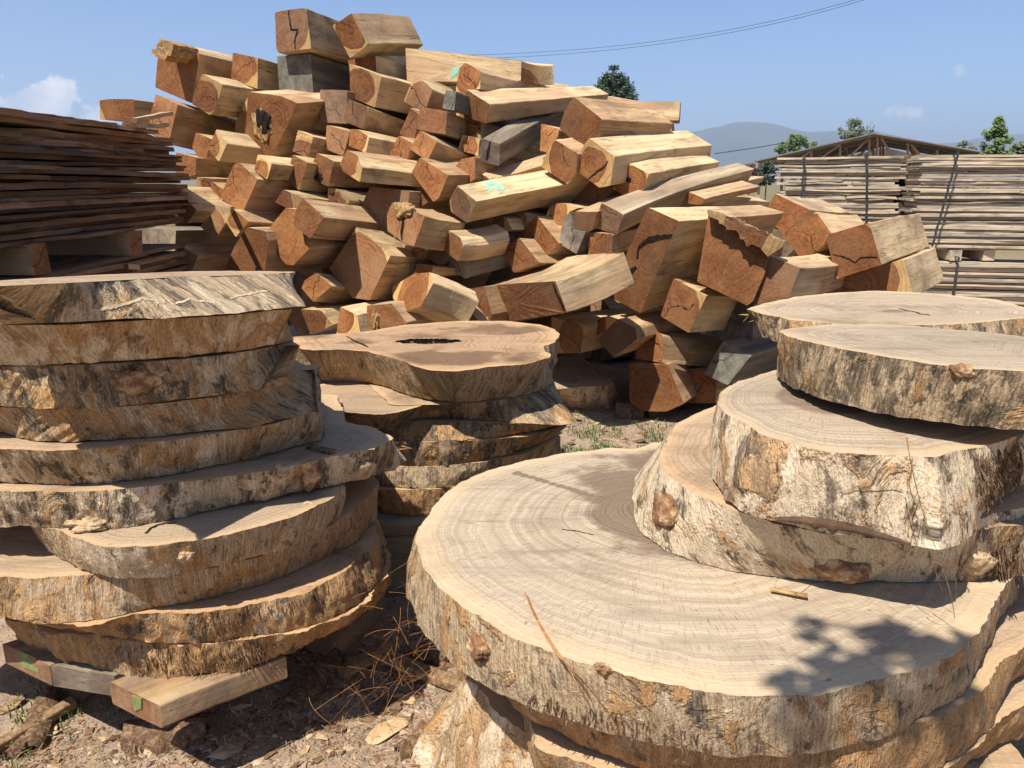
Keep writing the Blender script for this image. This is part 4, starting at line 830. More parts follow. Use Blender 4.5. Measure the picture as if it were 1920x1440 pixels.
slab('smooth pale-topped slab with dark-stained side crowning the right stack', 1.162, 1.046, C_('Q', [(800, 218), (788, 226), (900, 270), (1100, 310), (1300, 345), (1500, 375), (1700, 395), (1920, 408), (2100, 420)]),
     C_('Q', [(778, 380), (776, 425), (850, 482), (1000, 542), (1200, 592), (1400, 627), (1600, 652), (1800, 672), (1920, 680), (2100, 690)]), C_('Q', [(2100, 275), (1920, 250), (1700, 225), (1400, 200), (1200, 192), (1000, 195), (860, 208)]),
     tilt=-.05, tb=-.066, group=GR, pith=(1.0, 1.62), heart=.05, cream=.3, blot=.72, shear=.4, key='t2', soft=1, warm=.15, dark=.15, red=.3)
slab('flat slab with oval rings behind the topmost right slab, ragged splinter tip', 1.0, .905, [(1403, 581), (1424, 588), (1485, 600), (1587, 608), (1709, 610), (1831, 605), (1912, 598), (1960, 590)],
     [(1408, 600), (1430, 632), (1490, 652), (1587, 660), (1709, 662), (1831, 657), (1915, 648), (1962, 636)], [(1955, 583), (1920, 576), (1871, 562), (1749, 550), (1640, 545), (1560, 549), (1480, 558), (1425, 571)], ref=3, cream=.3, blot=.6, key='t1', warm=.2, dark=.3, heart=.10, red=.4, rag=1.6, soft=1)
slab('slab with an eye-shaped knot at the right edge, half hidden by the shaggy slab', .835, .703, C_('Q', [(1640, 1150), (1700, 1142), (1800, 1128), (1920, 1120), (2080, 1090)]), C_('Q', [(1600, 1376), (1700, 1374), (1800, 1366), (1920, 1346), (2080, 1310)]), None,
     [(1.3, 1.5), (1.3, 1.75), (1.05, 1.62), (.9, 1.42)], group=GR, cream=.45, blot=.6, key='t5', heart=.1, red=.3, shear=.6)
def facet(key, top, bot, m, lift=.006, n=26):
    o, bo = SL[key]; bpy.context.view_layer.update(); bv = bvh_of([bo]); T_ = [Vector((p[0], p[1], 0)) for p in top]; B2 = [Vector((p[0], p[1], 0)) for p in bot]; T_ = resample(T_, n); B2 = resample(B2, n); V = []; F = []; last = None
    for i in range(n):
        for j in range(4):
            p = T_[i].lerp(B2[i], j / 3); h = bv.ray_cast(EYE, ray((p.x, p.y)).normalized()); q = h[0] if h[0] is not None else last
            if q is None: q = EYE + ray((p.x, p.y)) * 1.4
            last = q; V.append(q + (EYE - q).normalized() * (lift if j < 3 else lift * .3))
    for i in range(n - 1):
        for j in range(3): a = i * 4 + j; F.append((a, a + 1, a + 5, a + 4))
    q = mesh('sawn_facet', V, F, m, smooth=True); add_child(q, o)
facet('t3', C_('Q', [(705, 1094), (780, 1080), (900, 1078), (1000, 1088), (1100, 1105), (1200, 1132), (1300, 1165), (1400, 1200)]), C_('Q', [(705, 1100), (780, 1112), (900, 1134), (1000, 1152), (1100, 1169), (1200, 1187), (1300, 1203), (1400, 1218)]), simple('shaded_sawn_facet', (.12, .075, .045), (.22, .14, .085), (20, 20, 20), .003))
knot('t4', px('Q', (265, 1055)), (.045, .040), KNOT, .35, 3, .3); knot('t4', px('Q', (1050, 1320)), (.062, .036), KNOT, .32, 9, .3, 'burr'); knot('t4', px('Q', (118, 925)), (.018, .022), KNOT, 1.3, 2, .4)
V = []; F = []; cz = SL['m1'][0].location
for j in range(48):
    a_ = j * math.pi / 24; w_ = 1.12 + .25 * mn.noise(Vector((math.cos(a_) * 2, math.sin(a_) * 2, 4)))
    for zz in (.878, .83, .78, .735): V.append(Vector((-.34 + .13 * w_ * math.cos(a_) * (1 - (.878 - zz) * 1.2), 3.0 + .055 * w_ * math.sin(a_), zz)) + mn.noise_vector(Vector((j * .9, zz * 30, 0))) * .006)
for j in range(48):
    for k_ in range(3): q = j * 4 + k_; w_ = ((j + 1) % 48) * 4 + k_; F.append((q, w_, w_ + 1, q + 1))
hw = mesh('hollow_wall', V, F, simple('brown_hollow_wood', (.14, .07, .035), (.38, .22, .12), (30, 30, 30), .01), smooth=True); bpy.context.view_layer.update(); add_child(hw, SL['m1'][0])
knot('b1', px('P', (355, 930)), (.030, .026), KNOT, .55, 12, .4); knot('b1', px('P', (880, 1020)), (.014, .010), KNOT, .6, 2, .5); knot('t5', px('Q', (1690, 1290)), (.035, .03), KNOTP, .35, 4, .35)
knot('t2', px('Q', (1640, 405)), (.018, .012), KNOT, .5, 7, .5)
# ragged splinters at the tips of a few slabs
def tips(key, p, z, n, L, direction, m=TORN, seed=0):
    o, bo = SL[key]; rr = random.Random(seed); V = []; F = []; c = on_z(p, z)
    for i in range(n):
        d = (Vector(direction) + Vector((rr.uniform(-.5, .5), rr.uniform(-.5, .5), rr.uniform(-.5, .4)))).normalized(); l = L * rr.uniform(.3, 1.1); w = l * .09
        s = d.cross(Vector((0, 0, 1))).normalized() * w; a = c + Vector((rr.uniform(-.03, .03), rr.uniform(-.03, .03), rr.uniform(-.03, 0.0))); k = len(V)
        V += [a - s, a + s, a + Vector((0, 0, w)), a + d * l]; F += [(k, k + 1, k + 2), (k, k + 3, k + 1), (k + 1, k + 3, k + 2), (k + 2, k + 3, k)]
    q = mesh('splinter', V, F, m); bpy.context.view_layer.update(); add_child(q, o)
tips('t1', (1412, 584), .99, 14, .045, (-1, -.1, -.2), seed=3); tips('s6', (738, 826), .78, 8, .04, (1, -.1, -.3), seed=4)
tips('m2', px('M', (835, 605)), .70, 8, .03, (1, -.2, -.3), seed=7)
# shaggy fibres hanging on the fibrous corner
def fibres(key, quad, n, L, seed, m=TORN, w=.0010):
    o, bo = SL[key]; bpy.context.view_layer.update(); bv = bvh_of([bo]); rr = random.Random(seed); V = []; F = []
    for i in range(n):
        a, c = rr.random(), rr.random(); p = [quad[0][k] * (1 - a) * (1 - c) + quad[1][k] * a * (1 - c) + quad[2][k] * a * c + quad[3][k] * (1 - a) * c for k in (0, 1)]
        h = bv.ray_cast(EYE, ray(p).normalized())
        if h[0] is None: continue
        nn = h[1] if h[1].dot(EYE - h[0]) > 0 else -h[1]; l = L * rr.uniform(.3, 1.3); d = Vector((rr.uniform(-.35, .35), rr.uniform(-.2, .2), -1)).normalized(); s = nn.cross(d).normalized() * w * rr.uniform(.5, 2)
        A = h[0] - nn * .001; Bp = A + d * l * .5 + nn * l * rr.uniform(.0, .22); Cc = A + d * l + nn * l * rr.uniform(-.02, .5); k = len(V)
        V += [A - s, A + s, Bp - s, Bp + s, Cc, A + nn * .002, Bp + nn * .002]; F += [(k, k + 1, k + 3, k + 2), (k + 2, k + 3, k + 4), (k + 1, k + 5, k + 6, k + 3), (k + 5, k, k + 2, k + 6), (k + 3, k + 6, k + 4), (k + 6, k + 2, k + 4)]
    q = mesh('fibre_fringe', V, F, m); add_child(q, o)
fibres('t3', C_('Q', [(1640, 900), (1700, 860), (1690, 1140), (1600, 1190)]), 16, .04, 8, w=.0008); fibres('t3', C_('Q', [(1380, 830), (1660, 800), (1640, 1150), (1350, 1130)]), 26, .03, 1, w=.0006); fibres('t3', C_('Q', [(1680, 790), (1915, 730), (1910, 900), (1700, 1060)]), 260, .03, 2, BARKP, w=.0009)
fibres('s9', C_('N', [(900, 650), (1700, 380), (1720, 470), (950, 760)]), 160, .03, 3, BARKP); fibres('s10', C_('N', [(540, 790), (1250, 770), (1200, 850), (620, 925)]), 200, .03, 4, BARKP)
fibres('t5', C_('Q', [(1760, 1150), (1915, 1130), (1915, 1330), (1760, 1350)]), 80, .04, 5, BARKP)
fibres('b1', C_('P', [(560, 1120), (1340, 1300), (1340, 1400), (560, 1180)]), 150, .018, 6, BARKP)

# supports under the stacks
def boxbeam(label, name, a, b_, w, z0, z1, m=TIMBER, col=(.3, .8, .3, 0), cat='timber beam', group=None, seed=0):
    a = Vector((a[0], a[1], 0)); b_ = Vector((b_[0], b_[1], 0)); ax = (b_ - a).normalized(); s = Vector((-ax.y, ax.x, 0)) * w / 2
    pts = [a - s + Vector((0, 0, z0)), a + s + Vector((0, 0, z0)), a + s + Vector((0, 0, z1)), a - s + Vector((0, 0, z1))]
    o = prism(name, pts, ax, (b_ - a).length, m, ch=.006, bow=.004, rough=.003, seed=seed); o.color = col; tag(o, label, cat, group); return o
GP = 'planks laid under the left stack'
def plank(label, poly, z0, z1, far, key, col, seed, paint=None):
    P = [on_z(px('N', poly[0]), z1), on_z(px('N', poly[1]), z1)]; a, c = P; d = Vector((far[0], far[1], 0)).normalized(); L = .31
    pts = [a, c, c - Vector((0, 0, z1 - z0)), a - Vector((0, 0, z1 - z0))]
    o = prism('bearer_plank', pts, d, L, TIMBER, ch=.005, bow=.003, rough=.003, seed=seed); o.color = col; tag(o, label, 'plank', GP); bpy.context.view_layer.update()
    if paint: decal('paint_mark', o, [px('N', p) for p in paint], GREEN, o)
    return o
plank('left plank under the left stack with a green paint smear', [(10, 782), (222, 882)], .238, .299, (.75, .68), 0, (.5, .4, 0, .0), 61, [(95, 820), (165, 850), (178, 920), (88, 880)])
plank('greyed middle plank under the left stack, set slightly back', [(222, 882), (512, 930)], .236, .297, (.72, .7), 0, (.5, .75, 0, 0), 62)
plank('front plank under the left stack whose corner points at the camera', [(490, 955), (720, 1062)], .234, .299, (.8, .62), 0, (.6, .4, 0, 0), 63, [(600, 1015), (640, 1030), (640, 1075), (610, 1085), (600, 1050)])
for k, (x, y, w, l) in enumerate([(-.95, 2.05, .16, .22), (-.62, 2.2, .14, .25), (-1.35, 2.0, .16, .2), (-.9, 2.6, .2, .2)]):
    boxbeam(['short post block in the shade under the left stack, nearest the ground litter', 'block in the shade under the right side of the left stack', 'block in the shade under the left end of the left stack', 'hindmost block under the left stack'][k], 'support_block', (x, y), (x + .1, y + l), w, .0, .234, col=(.4, .4, .3, .1), cat='support block', group='blocks under the left stack', seed=70 + k)
boxbeam('front bearer in deep shade under the middle stack', 'bearer_beam', (-.75, 2.62), (.25, 2.72), .16, .0, .298, seed=80, group='bearers under the middle stack'); boxbeam('rear bearer in deep shade under the middle stack', 'bearer_beam', (-.7, 3.25), (.25, 3.3), .16, .0, .298, seed=81, group='bearers under the middle stack')
o = prism('stump_post', [Vector((1.30 + .40 * math.cos(a), 3.25 + .36 * math.sin(a), 0)) + Vector((.27, 0, 0)) for a in [k * math.pi / 7 for k in range(14)]], Vector((0, 0, 1)), .902, BARKP, ch=.01, bow=0, rough=.02, seed=90)
tag(o, 'dark upright stump carrying the flat slab behind the right stack', 'stump')
# insect galleries on the topmost bark side and drying cracks on three sawn faces
bpy.context.view_layer.update()
PALE = simple('pale_insect_gallery', (.50, .38, .24), (.74, .60, .42), (60, 60, 60), .004)
for ln in ([(500, 292), (515, 306), (560, 303), (650, 282), (740, 262), (800, 236), (822, 244), (862, 250)], [(985, 268), (1030, 258), (1070, 240), (1110, 256), (1160, 256), (1192, 268)], [(1290, 240), (1340, 226), (1400, 218), (1450, 204), (1505, 200)], [(0, 215), (60, 245), (100, 285), (150, 300)]):
    strip_on('insect_gallery', SL['s1'][1], C_('K', ln), .0035, PALE, .0015)
def cf(key): return [q for q in SL[key][0].children if q.name.startswith('cut_face')][0]
strip_on('crack', cf('m1'), C_('M', [(392, 216), (430, 236), (470, 256), (508, 273)]), .005, DARK, .002)
strip_on('crack', cf('t1'), C_('Q', [(1345, 122), (1400, 134), (1440, 143), (1485, 152)]), .004, DARK, .002)
strip_on('crack', cf('b1'), C_('P', [(705, 436), (740, 438), (790, 445), (840, 458)]), .0016, DARK, .001)

# ---------------------------------------------------------------- board stacks
def make_boards(name, tones, edge, dark=.5):
    m, t = mat(name); P = t.objc(); rnd, a, g, k, al = t.info(); Po = t.v('ADD', P, t.comb(t.m('MULTIPLY', rnd, 91), t.m('MULTIPLY', rnd, 13), 0))
    f = t.noise(t.v('MULTIPLY', Po, (2.2, 40, 120)), 1, 4, .6, .3); f2 = t.noise(t.v('MULTIPLY', Po, (1.2, 9, 30)), 1, 3, .6); bl = t.noise(t.v('MULTIPLY', Po, (3, 3, 3)), 1, 4, .6)
    col = t.ramp(t.m('ADD', t.m('MULTIPLY', f2, .7), t.m('MULTIPLY', a, .3)), [(.35, tones[0]), (.55, tones[1]), (.75, tones[2])])
    col = t.mix(t.mr(f, .4, .7, 0, .55), col, edge); col = t.mix(t.mr(bl, .52, .7, 0, dark), col, (.055, .045, .04))
    t.out(col, .85, t.m('ADD', f, bl), .004, .9, .2); return m
GREYB = make_boards('weathered_grey_board', ((.36, .31, .25), (.62, .52, .40), (.66, .49, .32)), (.30, .24, .18))
DARKB = make_boards('dark_bark_board', ((.13, .075, .045), (.32, .19, .11), (.54, .36, .225)), (.12, .078, .05), .5)
def board(label, group, p0, d, L, w, th, m, seed, live=.0, a=.5, thick_n=18):
    # p0 = lower front corner at one end, d = direction along the length, width goes to the left of d
    rr = random.Random(seed); s = Vector((-d.y, d.x, 0)); V = []; F = []; n = thick_n; ph = rr.uniform(0, 50); sag = rr.uniform(-.008, .008)
    for i in range(n + 1):
        f = i / n; x = f * L; e = live * mn.noise(Vector((x * 2.2, ph, 0))) + live * .5 * mn.noise(Vector((x * 9, ph, 5))); z = sag * math.sin(f * 6 + ph) + .003 * mn.noise(Vector((x * 6, ph, 9)))
        e2 = live * .6 * mn.noise(Vector((x * 7, ph, 20)))
        for (u, h) in ((e, 0), (e + e2 * .5, th * .5), (e + e2, th), (w, th), (w, 0)):
            hh = h * (1 + .18 * mn.noise(Vector((x * 4, ph, h * 40 + u))))
            V.append((x, u, z + hh))
    for i in range(n):
        for j in range(5):
            a0 = i * 5 + j; b0 = i * 5 + (j + 1) % 5; F.append((a0, a0 + 5, b0 + 5, b0))
    F += [(0, 1, 2, 3, 4), tuple(n * 5 + j for j in (4, 3, 2, 1, 0))]
    o = mesh('board', V, F, m); M = Matrix((d, s, Vector((0, 0, 1)))).transposed().to_4x4(); M.translation = p0; o.matrix_world = M; o.color = (a, 0, 0, 1); tag(o, label, 'board', group); return o
def bundle(where, group, x0, y0, d, L, z0, z1, th, w, m, seed, live=.01, jit=.04, gap=.006, split=False):
    rr = random.Random(seed); zs = []; z = z0
    while z < z1 - th * .6: t_ = th * rr.uniform(.7, 1.35); zs.append((z, t_)); z += t_ + rr.uniform(0, gap)
    n = len(zs); s = Vector((-d.y, d.x, 0))
    for i, (z, t_) in enumerate(zs):
        k = n - i; cuts = [(0, L)]
        if split and rr.random() < .5: c = L * rr.uniform(.35, .65); cuts = [(0, c), (c + .01, L)]
        for q, (a, b_) in enumerate(cuts):
            aa = a + (rr.uniform(-jit, jit) if q == 0 else 0); bb = b_ + (rr.uniform(-jit, jit) if q == len(cuts) - 1 else 0); e = rr.uniform(-.035, .035)
            lab = where.format(ordw(k)) + ('' if len(cuts) == 1 else (', left piece', ', right piece')[q])
            board(lab, group, Vector((x0, y0, z)) + d * aa + s * e, d, bb - aa, w, t_, m, rr.random(), live, rr.uniform(.1, .9))
    return z
# right-hand background: two strapped grey bundles one above the other, a third farther left
dR = Vector((.975, -.20, 0)).normalized()
yR = 9.0; xl = on_y((1712, 400), yR).x
zt = on_y((1800, 291), yR).z; zg = on_y((1800, 470), yR).z; zl = on_y((1800, 487), yR).z
bundle('{} grey board down in the upper bundle at right', 'grey boards in the upper right bundle', xl, yR, dR, 3.0, zg + .02, zt, .022, .5, GREYB, 1, .012, .05, split=True)
bundle('{} grey board down in the lower right bundle', 'grey boards in the lower right bundle', xl - .15, yR - .05, dR, 3.2, .10, zl, .020, .5, GREYB, 2, .012, .06)
y1 = 10.0; x1 = on_y((1457, 400), y1).x; d1 = Vector((.945, -.326, 0)); tr_ = ray((1684, 400)).x / ray((1684, 400)).y; L1 = (tr_ * y1 - x1) / (d1.x - tr_ * d1.y); z1 = on_y((1600, 296), y1).z
bundle('{} grey board down in the far bundle before the shed', 'grey boards in the far left-hand bundle', x1, y1, d1, L1, .35, z1, .023, .9, GREYB, 3, .015, .08, .007, split=True)
bundle('{} dark board end down in the narrow column between the grey bundles', 'board ends in the narrow column', on_y((1692, 400), 9.9).x, 9.9, Vector((1, 0, 0)), .26, .35, on_y((1700, 290), 9.9).z, .05, .7, DARKB, 4, .03, .03, .004)
for k, (x, lab) in enumerate([(on_y((1790, 400), yR).x, 'pale spacer block between the two right bundles'), (on_y((1840, 478), yR).x, 'second spacer block between the right bundles, near the frame edge'), (xl + 2.7, 'spacer block out at the far end of the right bundles')]):
    boxbeam(lab, 'spacer_block', (x, yR - .15), (x, yR + .3), .13, zl + .004, zg + .018, GREYB, (.8, 0, 0, 1), 'spacer block', 'spacers between the right bundles', 40 + k)
def strap(label, pts, group='black straps round the board bundles', w=.012):
    V = []; F = []
    for i, p in enumerate(pts):
        for dx_, dy_ in ((-w, -.004), (w, -.004), (w, .004), (-w, .004)): V.append((p.x + dx_, p.y + dy_, p.z))
    for i in range(len(pts) - 1):
        for j in range(4): a = i * 4 + j; b_ = i * 4 + (j + 1) % 4; F.append((a, b_, b_ + 4, a + 4))
    o = mesh('strap', V, F, STRAP); tag(o, label, 'strap', group)
def spts(a, b_, Y, n=24, seed=0):
    rr = random.Random(seed); pp = [(a[0] + (b_[0] - a[0]) * i / n + rr.uniform(-.8, .8), a[1] + (b_[1] - a[1]) * i / n) for i in range(n + 1)]; pts = [on_y(p, Y) for p in pp]
    if True: pts = [pts[0] + Vector((0.1, .5, .012)), pts[0] + Vector((0, .0, .012))] + pts
    return pts
strap('slanting black strap round the upper right bundle', spts((1797, 285), (1748, 462), yR - .20, seed=1))
strap('short black strap round the lower right bundle', spts((1797, 484), (1786, 560), yR - .26, seed=2))
strap('right black strap of the far left bundle', spts((1626, 288), (1624, 425), y1 - .45, seed=3)); strap('left black strap of the far left bundle', spts((1509, 298), (1502, 380), y1 - .20, seed=4))
for (x, y, z, g) in ((xl + 1, yR + .35, 0, 'under the lower right bundle'), (x1 + .7, y1 + .4, 0, 'under the far left bundle')):
    boxbeam('bearer beam ' + g, 'bearer_beam', (x - .9, y), (x + 1.2, y), .2, 0, .10 if z == 0 and 'lower' in g else .345, GREYB, (.5, 0, 0, 1), 'bearer beam', None, 50)

# dark live-edge boards stacked at the left, running away from the camera
dL = Vector((.0, 1, 0)); XL = -2.13
def left_boards():
    rr = random.Random(21); z = 1.235; k = 0; zs = []
    while z < 1.80: t_ = rr.uniform(.014, .028); zs.append((z, t_)); z += t_ + rr.uniform(.0, .004)
    ends = {}
    n = len(zs)
    for i, (z, t_) in enumerate(zs):
        k = n - i; e = rr.uniform(-.05, .05) - .03 * (i % 4 == 0); y_end = 5.14 + rr.uniform(-.08, .07)
        if k == 1: y_end = 4.5
        if k == 2: y_end = 4.75; 
        if i == 5: y_end = 5.34
        board('{} dark live-edge board down in the left board stack'.format(ordw(k)), 'dark live-edge boards in the left stack', Vector((XL + e, y_end, z)), Vector((rr.uniform(-.01, .01), -1, 0)).normalized(), y_end - 2.2, -.95, t_, DARKB, rr.random(), .05, rr.uniform(0, 1) if k > 1 else .6, 40)
    z = .86; zs = []
    while z < 1.10: t_ = rr.uniform(.018, .03); zs.append((z, t_)); z += t_ + rr.uniform(.002, .01)
    n = len(zs)
    for i, (z, t_) in enumerate(zs):
        y_end = 5.1 + rr.uniform(-.1, .1)
        board('{} dark board down in the lower left bundle'.format(ordw(n - i)), 'boards in the lower left bundle', Vector((XL + rr.uniform(-.03, .03), y_end, z)), Vector((0, -1, 0)), y_end - 2.2, -.95, t_, DARKB, rr.random(), .03, rr.uniform(.2, 1), 40)
    return zs[-1][0] + zs[-1][1]
zlow = left_boards()
for k, (y, lab) in enumerate([(4.35, 'cracked spacer block near the right end of the left board stack'), (3.45, 'lit spacer block at the left edge of the photo under the boards'), (2.6, 'spacer block under the near end of the left board stack')]):
    boxbeam(lab, 'spacer_block', (XL - .9, y), (XL + .03, y), .12, zlow + .002, 1.232, TIMBER, (.6, .1, .6, .8), 'spacer block', 'spacers in the left board stack', 30 + k)
for k, y in enumerate((2.8, 4.3)):
    boxbeam(('near', 'far')[k] + ' bearer log under the left board stack', 'bearer_beam', (XL - .9, y), (XL - .02, y), .3, 0, .855, TIMBER, (.6, .3, .6, .2), 'bearer beam', 'bearers under the left board stack', 35 + k)
def stick(label, p0, p1, w, th, m=STICK, cat='batten', name='batten', group=None, seed=0, rough=.004):
    a, c = Vector(p0), Vector(p1); ax = (c - a).normalized(); s = ax.cross(Vector((0, 0, 1))).normalized() * w / 2; u = s.cross(ax).normalized() * th / 2
    o = prism(name, [a - s - u, a + s - u, a + s + u, a - s + u], ax, (c - a).length, m, ch=.003, bow=.008, rough=rough, seed=seed, nseg=8); tag(o, label, cat, group)
    if m is TIMBER: o.color = (.5, .1, 0, .8)
    return o
def LY(p, y): return on_y(px('L', p), y)
stick('pale batten pointing right off the top of the dark boards', LY((860, 262), 3.9), LY((1112, 268), 4.5), .05, .022, TIMBER, seed=1)
stick('thin batten slanting up over the tips of the dark boards', LY((900, 236), 3.9), LY((1150, 190), 4.75), .03, .022, TIMBER, seed=2)

# ---------------------------------------------------------------- shed far behind
def shed():
    Y = 45.; root = empty('open_shed', on_y((1640, 330), Y)); root.location.z = 0; root.location.y = Y; tag(root, 'open shed with low gable metal roof and rusty trusses behind the board bundles', 'shed')
    rust = simple('rusty_steel', (.45, .26, .17), (.70, .46, .32), (3, 3, 3)); tin = simple('grey_tin_roof', (.17, .16, .155), (.30, .285, .27), (1, 9, 1)); wall = simple('shed_back_wall', (.10, .085, .07), (.16, .14, .12), (1, 1, 1))
    A = on_y((1418, 303), Y); T_ = on_y((1640, 251), Y); Bq = on_y((1868, 290), Y); D = 16.; SX = .50
    def sheet(a, c, nm):
        V = []; F = []; n = 40
        for i in range(n + 1):
            y = -1.0 + D * i / n
            for j in range(9): f = j / 8; p = a.lerp(c, f); V.append(Vector((p.x + y * SX, p.y + y, p.z + .03 * (i % 2)))); 
        k = len(V); V += [v - Vector((0, 0, .06)) for v in V]
        for i in range(n):
            for j in range(8):
                q = i * 9 + j; F += [(q, q + 1, q + 10, q + 9), (q + k + 9, q + k + 10, q + k + 1, q + k)]
        for j in range(8): F.append((j, j + k, j + 1 + k, j + 1))
        o = mesh(nm, V, F, tin); add_child(o, root)
    bpy.context.view_layer.update(); sheet(A, T_, 'roof'); sheet(T_, Bq, 'roof')
    def bar(nm, p, q, w):
        a, c = Vector(p), Vector(q); ax = (c - a).normalized(); s = Vector((0, 1, 0)) * w; u = ax.cross(Vector((0, 1, 0))).normalized() * w
        o = prism(nm, [a - s - u, a + s - u, a + s + u, a - s + u], ax, (c - a).length, rust, ch=.005, bow=0, rough=0, nseg=2); add_child(o, root)
    def at(px_, py): return on_y((px_, py), Y)
    low = lambda x: at(x, 303)
    for yo in (0, 5, 10):
        O = Vector((yo * SX, yo, 0))
        bar('truss', at(1425, 303) + O, at(1860, 293) + O, .06); bar('truss', at(1425, 301) + O, at(1640, 254) + O, .05); bar('truss', at(1640, 254) + O, at(1860, 289) + O, .05)
        for x, f in ((1521, .45), (1575, .7), (1630, .95), (1645, .97), (1702, .72), (1757, .48)):
            y = 303 - (303 - 254) * (1 - abs(x - 1640) / (215 if x < 1640 else 222)); bar('truss', low(x) + O, at(x, y + 1) + O, .05)
        for xa, xb in ((1490, 1521), (1530, 1575), (1583, 1630), (1680, 1652), (1735, 1708)):
            y = 303 - (303 - 254) * (1 - abs(xb - 1640) / (215 if xb < 1640 else 222)); bar('truss', low(xa) + O, at(xb, y + 2) + O, .05)
    for x, yo in ((1426, 0), (1855, 0), (1426, 8), (1855, 8), (1640, 0), (1426, 14), (1855, 14)):
        p = at(x, 303) + Vector((yo * SX, yo, 0)); bar('post', (p.x, p.y, 0), (p.x, p.y, p.z), .09)
    a, c = at(1432, 303), at(1850, 290); a = a + Vector((D * SX, 0, 0)); c = c + Vector((D * SX, 0, 0)); o = mesh('back_wall', [(a.x, Y + D, 0), (c.x, Y + D, 0), (c.x, Y + D, a.z), ((a.x + c.x) / 2, Y + D, T_.z - .1), (a.x, Y + D, a.z), (a.x, Y + D + .1, 0), (c.x, Y + D + .1, 0), (c.x, Y + D + .1, a.z), ((a.x + c.x) / 2, Y + D + .1, T_.z - .1), (a.x, Y + D + .1, a.z)],
        [(0, 1, 2, 3, 4), (9, 8, 7, 6, 5), (0, 5, 6, 1), (1, 6, 7, 2), (2, 7, 8, 3), (3, 8, 9, 4), (4, 9, 5, 0)], wall); add_child(o, root)
shed()

# ---------------------------------------------------------------- trees and hills
def leafmat(name, c1, c2):
    m, t = mat(name); P = t.objc(); n = t.noise(P, 1.4, 4, .6); n2 = t.noise(P, 9, 2, .6)
    col = t.mix(n2, t.mix(t.mr(n, .35, .65), c1, c2), t.mix(.5, c1, c2)); b_ = t.out(col, .7, None); return m
PINE = leafmat('conifer_foliage', (.022, .048, .028), (.07, .11, .06)); BROAD = leafmat('bright_foliage', (.07, .12, .035), (.19, .27, .08)); OLIVE = leafmat('olive_foliage', (.09, .115, .06), (.19, .22, .12)); RUSTY = leafmat('reddish_shrub_foliage', (.10, .035, .03), (.22, .09, .06))
TRUNK = simple('tree_trunk', (.05, .035, .025), (.16, .11, .08), (6, 6, 2), .02)
def tree(label, name, x, Y, ztop, zb, rad, m, seed, kind='cone', n=2600, leaf=.16, droop=0.):
    rr = random.Random(seed); root = empty(name, (x, Y, 0)); tag(root, label, 'tree' if 'shrub' not in name else 'shrub'); V = []; F = []
    zb = max(zb, .2); H = ztop
    clumps = []
    if kind == 'layers':     # tiers of upswept branches round a straight trunk, lone tuft on top
        for k in range(9):
            f = k / 8; z = zb + (H - .62 - zb) * f; rt = rad * (1 - .62 * f ** 2.6)
            for q in range(11 - k // 2):
                a = q * 6.283 / (11 - k // 2) + k * .5 + rr.uniform(-.2, .2)
                for w in (.35, .6, .85, 1.): clumps.append((rt * w * math.cos(a), rt * w * math.sin(a), z + .22 * w * rad * .5, rad * .17))
        clumps += [(0, 0, H - .16, .17), (.13, 0, H - .12, .15), (-.13, 0, H - .12, .15), (0, .1, H - .12, .15), (0, 0, H - .95, rad * .25)]
    else:
        for k in range(70):
            f = rr.random(); z = zb + (H - zb) * f; rt = rad * ((1 - f) ** .8 + .06 if kind == 'cone' else math.sqrt(max(.05, 1 - (2 * f - .8) ** 2 * .8)))
            a = rr.uniform(0, 6.28); w = rt * math.sqrt(rr.random()) * (.7 + .5 * rr.random()); clumps.append((w * math.cos(a), w * math.sin(a), z, rad * rr.uniform(.12, .26)))
    per = max(6, n // len(clumps))
    for cx, cy, cz, r in clumps:
        for _ in range(per):
            d = Vector((rr.gauss(0, 1), rr.gauss(0, 1), rr.gauss(0, .8))); d = d.normalized() * r * rr.random() ** .4; p = Vector((cx, cy, cz)) + d
            a = Vector((rr.gauss(0, 1), rr.gauss(0, 1), rr.gauss(0, 1))).normalized(); c = a.orthogonal().normalized(); l = leaf * rr.uniform(.5, 1.3); k = len(V)
            V += [p - a * l * .5, p + c * l * .28, p + a * l * .5, p - c * l * .28]; F.append((k, k + 1, k + 2, k + 3))
    mesh('crown', V, F, m, root)
    V = []; F = []; prev = None
    def tube(a, b_, r0, r1):
        k = len(V); ax = (b_ - a).normalized(); s = ax.orthogonal().normalized(); u = ax.cross(s)
        for p, r in ((a, r0), (b_, r1)):
            for j in range(7): V.append(p + s * r * math.cos(j * .8976) + u * r * math.sin(j * .8976))
        for j in range(7): F.append((k + j, k + (j + 1) % 7, k + 7 + (j + 1) % 7, k + 7 + j))
    tube(Vector((0, 0, 0)), Vector((0, 0, H * .5)), rad * .10, rad * .06); tube(Vector((0, 0, H * .5)), Vector((0, 0, H * .96)), rad * .06, rad * .02)
    for cx, cy, cz, r in clumps[::4]: tube(Vector((0, 0, max(.3, cz - .35 * math.hypot(cx, cy)))), Vector((cx, cy, cz)), rad * .025, rad * .008)
    mesh('trunk', V, F, TRUNK, root); return root
def T_at(px_, pt, pb, Y, wpx): a = on_y((px_, pt), Y); c = on_y((px_, pb), Y); w = abs(on_y((px_ + wpx / 2, pb), Y).x - c.x); return a.x, Y, a.z, c.z, w
a = T_at(1152, 122, 215, 40, 88); tree('dark tiered conifer with a lone tuft on top behind the pile crest', 'conifer_tree', *a, PINE, 1, 'layers', 9000, .15)
a = T_at(1872, 222, 300, 38, 66); tree('bright green pointed tree rising above the right board bundle', 'pointed_tree', *a, BROAD, 2, 'cone', 5000, .16)
